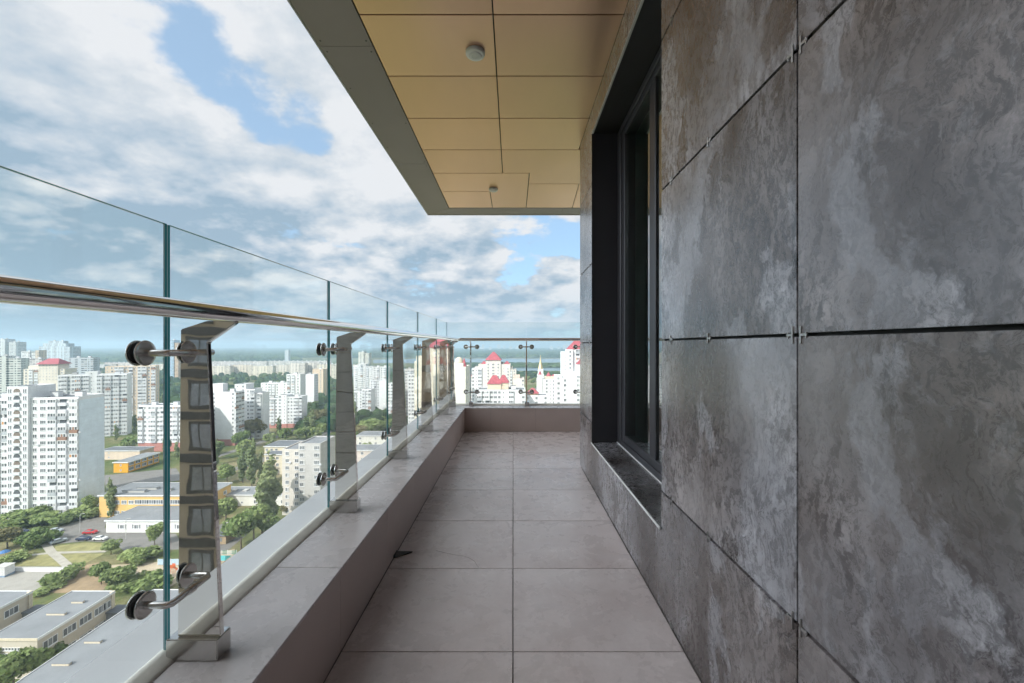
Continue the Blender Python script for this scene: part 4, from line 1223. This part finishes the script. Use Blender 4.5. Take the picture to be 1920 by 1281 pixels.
g = MB(); g.lathe([(2.4, 43.6), (1.2, 45.6), (.001, 47.2)], (9.0, 6, 0), 'z', 'roof_red', 8); hip(g, 10.5, 15, 3, 10, 41.7, 3.6, 'roof_red', .2, .1); g.build('cap_roof', K3)
# spire church further off
ch = thing('church', 'white church tower with a slim golden spire rising before the river', 'church', ((1013.5 - VPX) * 420 / F, 420, GZ))
g = MB(); g.box(-3.2, 3.2, -3.2, 3.2, 0, 40, 'white_trim'); g.box(-2.5, 2.5, -2.5, 2.5, 40.001, 45, 'white_trim'); g.build('tower_shaft', ch)
g = MB(); g.lathe([(2.7, 45), (1.9, 48), (.9, 52), (.28, 56), (.12, 58.5), (.001, 59)], (0, 0, 0), 'z', 'gold_leaf', 12, True); g.build('spire', ch)
building('white block with columns of square windows at the far right end of the view', 240, 1042,
  [dict(u0=1042, u1=1053, vt=706, dd=.5, t=10, f='w', s=None), dict(u0=1053.2, u1=1140, vt=710, t=15, f='w.wwwww', s='ww'), dict(u0=1060, u1=1084, vt=700, dd=4, t=8, f=None)], W1, 0, mirror=True)
K5 = building('tall white tower with stepped shoulders and pink red roofs at the far right end', 300, 1055,
  [dict(u0=1055, u1=1064, vt=661, t=14, f='m', s='w'), dict(u0=1064.2, u1=1074, vt=657, dd=-.6, t=14, f='w'), dict(u0=1068, u1=1120, vt=655, dd=1.5, t=14, f='wbwbw', roof=('hip', 20, .4, .5)), dict(u0=1080, u1=1120, vt=683, dd=-4, t=4, roof=('hip', 14, .4, .3))], W1, 0, mirror=True)

# low buildings, near left
def low(label, D, u0, u1, vt, t_, col, front=None, side=None, name='low_building', cat='low building', rmat='roof_felt', trim='white_trim', rl=None, wz=1.0, fl=3.4):
    X0, X1 = (u0 - VPX) * D / F, (u1 - VPX) * D / F
    h = H - (vt - VPY) * D / F
    root = thing(name, label, cat, (X1, D, GZ), 0)
    x0 = X0 - X1
    g = MB(); g.box(x0, 0, 0, t_, 0, h, 'panel_wall'); o = g.build('wall', root); o.color = (*col, 1)
    g = MB(); g.box(x0 - .35, .35, -.35, t_ + .35, h + .001, h + .30, rmat)
    ro = g.build('roof', root)
    g = MB()
    g.box(x0 - .42, .42, -.42, -.352, h - .05, h + .42, trim); g.box(.352, .42, -.351, t_ + .42, h - .05, h + .42, trim)
    g.box(x0 - .42, x0 - .352, -.351, t_ + .42, h - .05, h + .42, trim); g.box(x0 - .351, .351, t_ + .352, t_ + .42, h - .05, h + .42, trim)
    g.build('roof_edge', ro)
    rr = random.Random(int(D * 3 + u0))
    n = max(1, int(round(h / fl)))
    for k in range(n):
        for i, ch in enumerate(front or ''):
            if ch in WM: put(WM[ch][0], rr.choice(WM[ch][1]), root, (x0 * (1 - (i + .5) / len(front)), 0, h * k / n + wz), 0)
        for i, ch in enumerate(side or ''):
            if ch in WM: put(WM[ch][0], rr.choice(WM[ch][1]), root, (0, t_ * (i + .5) / len(side), h * k / n + wz), R(90))
    FOOT.append((X1 + x0 / 2, D + t_ / 2, max(-x0, t_) * .5 + 2))
    return root, ro, x0, h
low('bright yellow kindergarten with a flat grey roof', 228, 213, 240, 868, 20, (.72, .36, .03), '.m.', 'qqqqq', name='kindergarten', cat='kindergarten')
low('low pinkish hall with a dark roof behind the yellow kindergarten', 254, 185, 262, 846, 10, (.66, .54, .44), '.m....', None, rmat='roof_dark')
r_, ro, x0, h = low('orange two storey school with white framed windows behind the white hall', 169, 186, 386, 930, 15, (.72, .47, .18), '.ttttqqqqqqqqqq', 'tt', name='school', cat='school', fl=4.0)
for (a, b2, q) in ((-36, -27, 3), (-33, -25, 6.5), (-20, -18, 5)):
    g = MB(); g.box(a, b2, q, q + 1.6, h + .301, h + 1.1, 'roof_light'); g.box(a - .2, b2 + .2, q - .2, q + 1.8, h + 1.101, h + 1.25, 'roof_felt'); g.build('roof_light', ro)
low('white single storey hall with grey piers and small windows', 155, 199, 352, 977, 14, (.78, .77, .74), '...sws.sws.sws.sws.sws.', None, name='hall', cat='hall', fl=4.5, wz=1.4)
r_, ro, x0, h = low('long low white wing with a flat grey roof below the poplars', 181, 384, 536, 929, 10, (.76, .74, .70), '.m.w.m.w.m.w', None, name='school_wing', cat='school')
for k in range(6):
    g = MB(); g.box(x0 + 3 + 5.2 * k, x0 + 4.8 + 5.2 * k, 4, 6.2, h + .301, h + .8, 'roof_light'); g.build('roof_light', ro)
r_, ro, x0, h = low('low cream building with a broad dark roof in front of the long white slab', 243, 496, 576, 838, 15, (.68, .60, .46), 'www.qq.ww', None, rmat='roof_dark', fl=4)
low('small cream annex before the broad dark roof', 225, 497, 534, 853, 7, (.70, .62, .48), 'www.', None, rmat='roof_dark', fl=4)
low('pinkish low block between second and third posts', 225, 655, 722, 845, 12, (.70, .60, .55), 'w.w.w.w', None, fl=3.4)
low('long flat white roof beyond the pinkish low block', 275, 668, 770, 818, 14, (.72, .70, .66), 'w.w.w.w', None, fl=3.4)
building('nine storey grey and cream block cut by the balcony ledge', 171, 606,
  [dict(u0=529, u1=567, vt=845, t=14, f='wt', s=None, col=(.66, .61, .56)), dict(u0=566.8, u1=607, vt=834, dd=-3, t=14, f='t.t', col=(.56, .54, .53))], GR, 0, name='apartment_block')
# school in the foreground
r_, ro, x0, h = low('beige two storey school wing with two skylights and a row of white framed windows', 87, 71, 72.5, 1200, 17.5, (.55, .49, .40), None, None, name='school_wing', cat='school') if False else (None,) * 4
def wing(label, x0_, x1_, y0_, y1_, h, col, side, front, sky):
    root = thing('school_wing', label, 'school', (x1_, y0_, GZ), 0)
    x0 = x0_ - x1_; t_ = y1_ - y0_
    g = MB(); g.box(x0, 0, 0, t_, 0, h, 'panel_wall'); o = g.build('wall', root); o.color = (*col, 1)
    g = MB(); g.box(x0 - .2, .2, -.2, t_ + .2, h + .001, h + .28, 'roof_felt'); ro = g.build('roof', root)
    g = MB()
    g.box(x0 - .3, .3, -.3, -.201, h - .1, h + .45, 'cream_trim'); g.box(.201, .3, -.2, t_ + .3, h - .1, h + .45, 'white_trim')
    g.box(x0 - .3, x0 - .201, -.2, t_ + .3, h - .1, h + .45, 'white_trim'); g.box(x0 - .2, .2, t_ + .201, t_ + .3, h - .1, h + .45, 'white_trim')
    g.build('roof_edge', ro)
    rr = random.Random(5)
    for k in range(2):
        for q in side: put('window', rr.choice(WM['q'][1]), root, (0, q, h * k / 2 + 1.1), R(90))
    for q in front:
        for k in (0, 1): put('window', WM['m'][1][0], root, (x0 + q, 0, h - 3.4 + 1.2 * k), 0, (.6, 1, .7))
    for (a, b2, q) in sky:
        g = MB(); g.box(x0 + a, x0 + b2, q, q + .55, h + .281, h + .72, 'cream_trim'); g.box(x0 + a - .1, x0 + b2 + .1, q - .1, q + .65, h + .721, h + .79, 'roof_felt'); g.build('skylight', ro)
    FOOT.append(((x0_ + x1_) / 2, (y0_ + y1_) / 2, max(-x0, t_) * .55))
    if y1_ > 100:
        g = MB(); g.box(-.35, .25, t_ - .5, t_ + .31, 0, h + .46, 'cream_trim'); g.build('corner_pier', root)
    return root
wing('beige two storey school wing with two skylights and a dotted end wall', -106.9, -97, 87, 103.4, 8, (.56, .50, .42), [2.4, 6.3, 9.8, 13.2, 15.4], [1.2 + .62 * k for k in range(9)], [(3.6, 7.6, 7.4), (4.6, 7.2, 11.8)])
wing('beige school wing cut by the left edge of the view', -128, -117, 84, 103.4, 8, (.56, .50, .42), [3, 7, 11, 15.5], [], [(3, 7, 10)])
wing('large grey roofed school hall with skylight boxes along the balcony ledge', -87.6, -62, 58, 104, 8, (.58, .52, .44), [], [], [(1.6, 4.8, 21.5), (1.6, 4.8, 27.5), (2.5, 6.2, 36.8), (10, 14, 30)])
g = MB(); g.box(0, 9.3, 0, .4, 0, 4.2, 'pane_mid')
lk = thing('link_corridor', 'glazed link corridor between the school wing and the large hall', 'corridor', (-96.9, 101.6, GZ))
g.build('glazing', lk); g = MB(); g.box(-.05, 9.35, -.2, 3, 4.201, 4.5, 'roof_dark'); g.build('roof', lk)
lk2 = copy_tree(lk); lk2.location.x = -116.9; lk2['label'] = 'glazed link corridor between the two beige school wings'
# kiosk, court wall, playground
x, y = gp(388, 1021)
ks = thing('kiosk', 'small brick kiosk with a grey roof beyond the nearest post', 'kiosk', (x, y, GZ))
g = MB(); g.box(0, 6.5, 0, 5, 0, 3, 'bare_earth'); g.box(1.0, 2.2, -.05, 0, 0, 2.1, 'pane_dark'); g.box(3.2, 5.2, -.05, 0, 1, 2.2, 'pane_mid'); g.build('wall', ks)
g = MB(); hip(g, 0, 6.5, 0, 5, 3.01, 1.2, 'roof_dark', .5, .5); g.build('roof', ks)
x0, y0 = gp(22, 1072); x1, y1 = gp(146, 1071)
wl = thing('yard_wall', 'long low white wall along the far side of the schoolyard', 'wall', (x0, y0, GZ))
g = MB(); g.box(0, x1 - x0, 0, .3, 0, 1.15, 'white_trim'); g.build('body', wl); g = MB(); g.box(-.05, x1 - x0 + .05, -.08, .38, 1.151, 1.25, 'roof_light'); g.build('cap', wl)
x0, y0 = gp(-12, 1083)
sh = thing('shed', 'small pale corrugated shed with a green base at the left edge', 'shed', (x0, y0, GZ))
g = MB(); g.box(0, 3.2, 0, 2.6, .5, 2.9, 'white_trim')
for k in range(8): g.box(.2 + k * .39, .28 + k * .39, -.04, 0, .5, 2.9, 'roof_light')
g.build('wall', sh); g = MB(); g.box(-.05, 3.25, -.05, 2.65, 0, .499, 'balc_blue'); g.build('base', sh); g = MB(); g.box(-.15, 3.35, -.15, 2.75, 2.901, 3.0, 'roof_light'); g.build('roof', sh)
plain('teal_paint', (.06, .33, .33), .5); plain('orange_paint', (.62, .16, .06), .5); plain('blue_paint', (.05, .16, .38), .5); plain('green_fence', (.12, .32, .26), .6); plain('pale_blue', (.42, .55, .66), .6)
x, y = gp(418, 1058)
cn = thing('sandpit_canopy', 'teal pitched canopy on posts over a sandpit', 'canopy', (x, y, GZ))
g = MB(); hip(g, -1.5, 1.5, -1.3, 1.3, 1.9, .8, 'teal_paint', .4, .3); g.build('canopy_roof', cn)
for (a, b2) in ((-1.4, -1.2), (1.4, -1.2), (1.4, 1.2), (-1.4, 1.2)):
    g = MB(); g.tube([(a, b2, 0), (a, b2, 1.95)], .06, 'orange_paint', 8); g.build('post', cn)
x, y = gp(321, 1076)
sl = thing('playground_slide', 'orange playground slide with a ladder in front of a pale blue fence', 'slide', (x, y, GZ))
g = MB(); g.box(-.5, .5, 0, 1.0, 1.6, 1.75, 'orange_paint'); g.box(-.5, .5, 0, .06, 1.75, 2.6, 'orange_paint'); g.box(-.5, .5, .94, 1.0, 1.75, 2.6, 'orange_paint'); g.build('platform', sl)
g = MB(); g.prism([(.5, 1.75), (2.8, .25), (2.8, .1), (.5, 1.6)], 'y', .2, .8, 'orange_paint'); g.build('chute', sl)
g = MB()
for q in (.1, .9): g.tube([(-.9, q, 0), (-.5, q, 1.7)], .05, 'orange_paint', 6); g.tube([(.45, q, 0), (.45, q, 1.6)], .05, 'orange_paint', 6)
for k in range(4): g.tube([(-.82 + .09 * k, .1, .35 + .38 * k), (-.82 + .09 * k, .9, .35 + .38 * k)], .035, 'orange_paint', 6)
g.build('ladder', sl)
x, y = gp(296, 1060)
fc = thing('playground_fence', 'pale blue panel fence behind the orange slide', 'fence', (x, y, GZ))
g = MB()
for k in range(6): g.box(k * 2.0, k * 2.0 + 1.9, 0, .06, .15, 1.9, 'pale_blue')
g.build('panels', fc)
for k in range(7):
    g = MB(); g.box(k * 2 - .1, k * 2 - .001, -.03, .09, 0, 2.0, 'white_trim'); g.build('post', fc)
x, y = gp(392, 1040)
fc = thing('picket_fence', 'green and white picket fence beside the teal sandpit canopy', 'fence', (x, y, GZ))
g = MB(); g.box(0, 9, -.02, .02, .4, .5, 'green_fence'); g.box(0, 9, -.02, .02, 1.1, 1.2, 'green_fence')
for k in range(30): g.box(k * .3, k * .3 + .1, -.05, -.021, 0, 1.4, 'green_fence' if (k // 5) % 2 else 'white_trim')
g.build('pickets', fc)
for k in range(4):
    g = MB(); g.box(k * 2.95, k * 2.95 + .12, .021, .12, 0, 1.5, 'white_trim'); g.build('post', fc)
x, y = gp(8, 1047)
um = thing('parasol', 'blue parasol over an orange bench at the left edge of the yard', 'parasol', (x, y, GZ))
g = MB(); g.lathe([(1.5, 2.0), (.8, 2.45), (.001, 2.7)], (0, 0, 0), 'z', 'blue_paint', 10); g.build('canopy', um)
g = MB(); g.tube([(0, 0, 0), (0, 0, 2.6)], .05, 'white_trim', 8); g.build('pole', um)

# cars
def car_parts(root, paint):
    bm = bmesh.new()
    prof = [(-2.1, .35), (-2.12, .78), (-1.9, .95), (-1.55, 1.0), (-1.0, 1.42), (.35, 1.45), (1.05, 1.0), (1.85, .88), (2.12, .68), (2.12, .35)]
    lo = [bm.verts.new((x, -.86, z)) for x, z in prof]; hi = [bm.verts.new((x, .86, z)) for x, z in prof]
    for q in (3, 4, 5, 6):
        if q in (4, 5): lo[q].co.y = -.66; hi[q].co.y = .66
    n = len(prof)
    bm.faces.new(lo); bm.faces.new(list(reversed(hi)))
    for i in range(n): bm.faces.new((lo[(i + 1) % n], lo[i], hi[i], hi[(i + 1) % n]))
    bmesh.ops.bevel(bm, geom=list(bm.edges), offset=.06, segments=2, affect='EDGES')
    g = MB(); g.from_bm(bm, paint); g.build('body', root)
    g = MB()
    for s in (-1, 1):
        g.face([(-1.38, s * .850, 1.02), (.92, s * .850, 1.02), (.35, s * .705, 1.38), (-1.0, s * .705, 1.38)][::s], 'pane_dark')
    g.face([(1.02, -.74, 1.04), (1.02, .74, 1.04), (.42, .62, 1.43), (.42, -.62, 1.43)], 'pane_dark')
    g.face([(-1.55, .74, 1.05), (-1.55, -.74, 1.05), (-1.06, -.62, 1.42), (-1.06, .62, 1.42)], 'pane_dark')
    g.build('windows', root)
    for x in (-1.3, 1.3):
        for s in (-1, 1):
            g = MB(); g.lathe([(.30, -.10), (.32, -.06), (.32, .06), (.30, .10)], (0, 0, 0), 'y', 'rubber', 16); g.lathe([(.18, .101), (.17, .12)], (0, 0, 0), 'y', 'clip_steel', 12)
            o = g.build('wheel', root, (x, s * .80, .32)); o.rotation_euler = (0, 0, 0 if s > 0 else math.pi)
    for s in (-1, 1):
        g = MB(); g.box(2.095, 2.14, s * .62 - .14, s * .62 + .14, .62, .74, 'white_plastic'); g.build('headlight', root)
for nm, c in (('car_red', (.55, .03, .035)), ('car_navy', (.03, .045, .11)), ('car_white', (.75, .75, .76)), ('car_silver', (.45, .50, .55)), ('car_dark', (.05, .055, .075))):
    m = plain(nm, c, .25, .1, var=.01, spec=.7)
for (u, v, a, pt, lb) in [(169, 1001, 5, 'car_red', 'bright red car parked beyond the navy car'), (157, 1013, 3, 'car_navy', 'navy blue car at the kerb below the red car'), (188, 1013, 0, 'car_white', 'white car at the kerb behind the navy car'),
                          (93, 1001, 8, 'car_white', 'white car parked along the green bushes, left of the lane'), (110, 1018, 60, 'car_silver', 'pale silver car turning on the lane'), (40, 1000, 5, 'car_navy', 'dark blue car half hidden between two bush clumps'),
                          (14, 993, 20, 'car_dark', 'dark car farthest left in the bushes'), (104, 998, 10, 'car_silver', 'light car tucked beside the white car at the bushes'), (436, 984, 25, 'car_white', 'white car under the trees right of the nearest post'),
                          (440, 978, 25, 'car_dark', 'black car next to the white car under the trees')]:
    x, y = gp(u, v); c_ = thing('parked_car', lb, 'car', (x, y, GZ + .06), R(a), 'cars in the yards below'); car_parts(c_, pt)

# lamp posts in the yard
for (u, v, lb) in [(150, 1000, 'thin grey lamp post beside the red car'), (236, 1010, 'thin grey lamp post before the white hall')]:
    x, y = gp(u, v)
    l_ = thing('street_lamp', lb, 'street lamp', (x, y, GZ))
    g = MB(); g.tube([(0, 0, 0), (0, 0, 6.6), (.3, 0, 7.0), (1.2, 0, 7.15)], [.09, .06, .05, .04], 'roof_light', 8); g.build('pole', l_)
    g = MB(); g.bbox(1.1, 1.7, -.12, .12, 7.08, 7.2, 'roof_light', .02); g.build('lamp_head', l_)

# --- trees set where they stand
NT_ = [('poplar', 208, 971, 78, 'tall poplar standing against the orange school', 1), ('broad', 90, 966, 26, 'leafy tree at the foot of the arched loggia tower', 1.5), ('bush', 25, 984, 24, 'light green bush at the left foot of the tower', 2.2),
       ('bush', 55, 987, 20, 'dark bush left of the white car', 1.8), ('bush', 98, 982, 20, 'bright bush behind the white car', 1.9), ('bush', 128, 979, 22, 'spreading bush at the lane side', 1.6), ('bush', 152, 972, 22, 'bush where the lane meets the tower', 1.5), ('broad', 173, 964, 36, 'brownish sparse tree by the end wall of the tower', .9),
       ('broad', 14, 1028, 42, 'dense green tree at the left edge above the yard', 1.5), ('bush', 46, 1027, 30, 'round bush right of the dense edge tree', 1.3), ('bush', 72, 1022, 26, 'bush ending the hedge before the lane', 1.3), ('broad', 208, 1040, 26, 'grey green tree between lawn and lane', 1.4),
       ('broad', 290, 1022, 42, 'bright tree right in front of the white hall', 1.0), ('bush', 268, 1046, 24, 'yellowish bush left of the playground', 1.6), ('bush', 252, 1056, 22, 'low bush at the playground corner', 1.5), ('bush', 20, 1056, 20, 'bush by the parasol', 1.6),
       ('bush', 118, 1089, 28, 'pointed bush at the corner of the schoolyard', 1.3), ('broad', 222, 1106, 46, 'broad green tree above the school link', 1.5), ('broad', 190, 1096, 46, 'tree left of the broad tree above the school link', 1.0), ('bush', 250, 1104, 24, 'bush right of the broad tree above the school link', 1.6), ('bush', 300, 1100, 26, 'bush behind the near lower clamp', 1.8), ('bush', 90, 1108, 12, 'scrub strip along the school roof', 2.5),
       ('broad', 26, 1300, 85, 'leafy tree at the bottom left corner', 1.1), ('broad', 70, 1278, 66, 'yellow green tree before the dotted end wall', 1.1), ('broad', 108, 1250, 44, 'small tree beside the hall roof edge', 1.2), ('broad', -20, 1270, 70, 'tree cut by the left edge at the bottom', 1.2),
       ('poplar', 508, 985, 142, 'tallest poplar left of the nine storey block', 1.15), ('poplar', 492, 1000, 120, 'poplar leaning on the tallest poplar', 1.2), ('poplar', 472, 912, 92, 'pale poplar behind the long low wing', 1.15), ('poplar', 455, 905, 70, 'short poplar left of the pale poplar', 1.2), ('poplar', 488, 905, 60, 'slim poplar between the two poplar groups', 1.0),
       ('broad', 424, 984, 56, 'grey green tree right of the nearest post', 1.1), ('broad', 452, 1030, 74, 'bright green tree along the balcony ledge', 1.0), ('broad', 476, 1012, 70, 'dense tree at the foot of the poplars', 1.0), ('broad', 500, 1010, 56, 'tree at the foot of the tallest poplar', 1.0),
       ('poplar', 406, 872, 50, 'slim dark poplar by the nearest post', 1.1), ('broad', 426, 905, 36, 'tree before the slim dark poplar', 1.2), ('broad', 470, 824, 42, 'big round tree below the stepped white block', 1.4), ('broad', 452, 840, 34, 'tree left below the stepped white block', 1.2), ('poplar', 523, 822, 42, 'thin poplar before the long white slab', 1.1), ('poplar', 574, 822, 44, 'poplar at the right end of the long white slab', 1.4), ('broad', 560, 826, 24, 'low tree before the long white slab end', 1.4), ('broad', 538, 826, 22, 'round tree at the red plinth', 1.4),
       ('broad', 596, 800, 34, 'spreading tree right of the slim white tower', 1.6), ('poplar', 585, 815, 50, 'poplar before the orange foot tower', 1.2), ('broad', 690, 822, 36, 'round tree in the second railing bay', 1.6), ('broad', 672, 830, 34, 'tree by the second post', 1.3), ('broad', 712, 815, 30, 'tree left of the third post', 1.4), ('poplar', 665, 800, 50, 'bare looking poplar in the second railing bay', .9),
       ('broad', 535, 965, 20, 'small tree at the foot of the nine storey block', 1.2)]
for (k, u, v, hp, lb, wd) in NT_: treepx(k, u, v, hp, lb, None, wd)
GLAB = {'far': ('broad green tree among the apartment blocks', 'broad trees among the apartment blocks'), 'farpoplar': ('slim poplar among the apartment blocks', 'poplars among the apartment blocks')}
rs = random.Random(21); made = 0; tries = 0
while made < 285 and tries < 9000:
    tries += 1
    u = rs.uniform(-30, 760); v = 694 + 170 * rs.random() ** 1.7
    x, y = gp(u, v)
    if any((x - fx) ** 2 + (y - fy) ** 2 < fr_ * fr_ for fx, fy, fr_ in FOOT): continue
    if y < 215 and u < 330: continue
    kind = 'farpoplar' if rs.random() < .22 else 'far'
    tree(kind, x, y, rs.uniform(7, 12) * (1.4 if kind == 'farpoplar' else 1), *GLAB[kind], rs.uniform(.9, 1.3)); made += 1
tag(woods('distant_greenery', [(480, 620, 60, 760, 330), (620, 1150, 120, 760, 900), (330, 480, 560, 760, 120)], 9, 9, True), 'mass of green treetops filling the gaps between the distant blocks', 'woods', kind='stuff')
for (u, v, h) in [(998, 722, 10), (1003, 716, 9), (1006, 730, 8), (990, 716, 12), (1000, 709, 13)]:
    x, y = gp(u, v); tree('far', x, y, h, 'green tree along the street leading to the river', 'trees along the street to the river', 1.3)

# far skyline across the river
rs = random.Random(4)
for k in range(26):
    u = rs.uniform(868, 1085) if k < 20 else rs.uniform(1085, 1180)
    D = rs.uniform(5600, 7000); wd = rs.uniform(20, 60); hh = rs.uniform(40, 85)
    g = MB(); g.box(-wd / 2, wd / 2, 0, 20, 0, hh, 'far_facade'); g.box(-wd / 4, wd / 5, 4, 14, hh, hh + 6, 'far_facade')
    o = g.build('skyline_tower', None, ((u - VPX) * D / F, D, GZ)); o.color = (.70, .70, .70, 1)
    tag(o, 'tiny pale tower on the hazy skyline beyond the river', 'tower', 'towers on the far skyline')

# --- haze: one closed box of even air
m = bpy.data.materials.new('haze_air'); m.use_nodes = True
nt = m.node_tree; nt.nodes.clear(); t = NT(nt)
pv = t.n('ShaderNodeVolumePrincipled'); t.put(pv, 'Color', (.60, .78, .95, 1)); t.put(pv, 'Density', 2.5e-4); t.put(pv, 'Anisotropy', .2)
out = t.n('ShaderNodeOutputMaterial'); nt.links.new(pv.outputs[0], out.inputs['Volume'])
MATS['haze_air'] = m
g = MB(); g.box(-15000, 15000, -200, 14000, GZ - 1, GZ + 140, 'haze_air')
tag(g.build('haze'), kind='stuff')
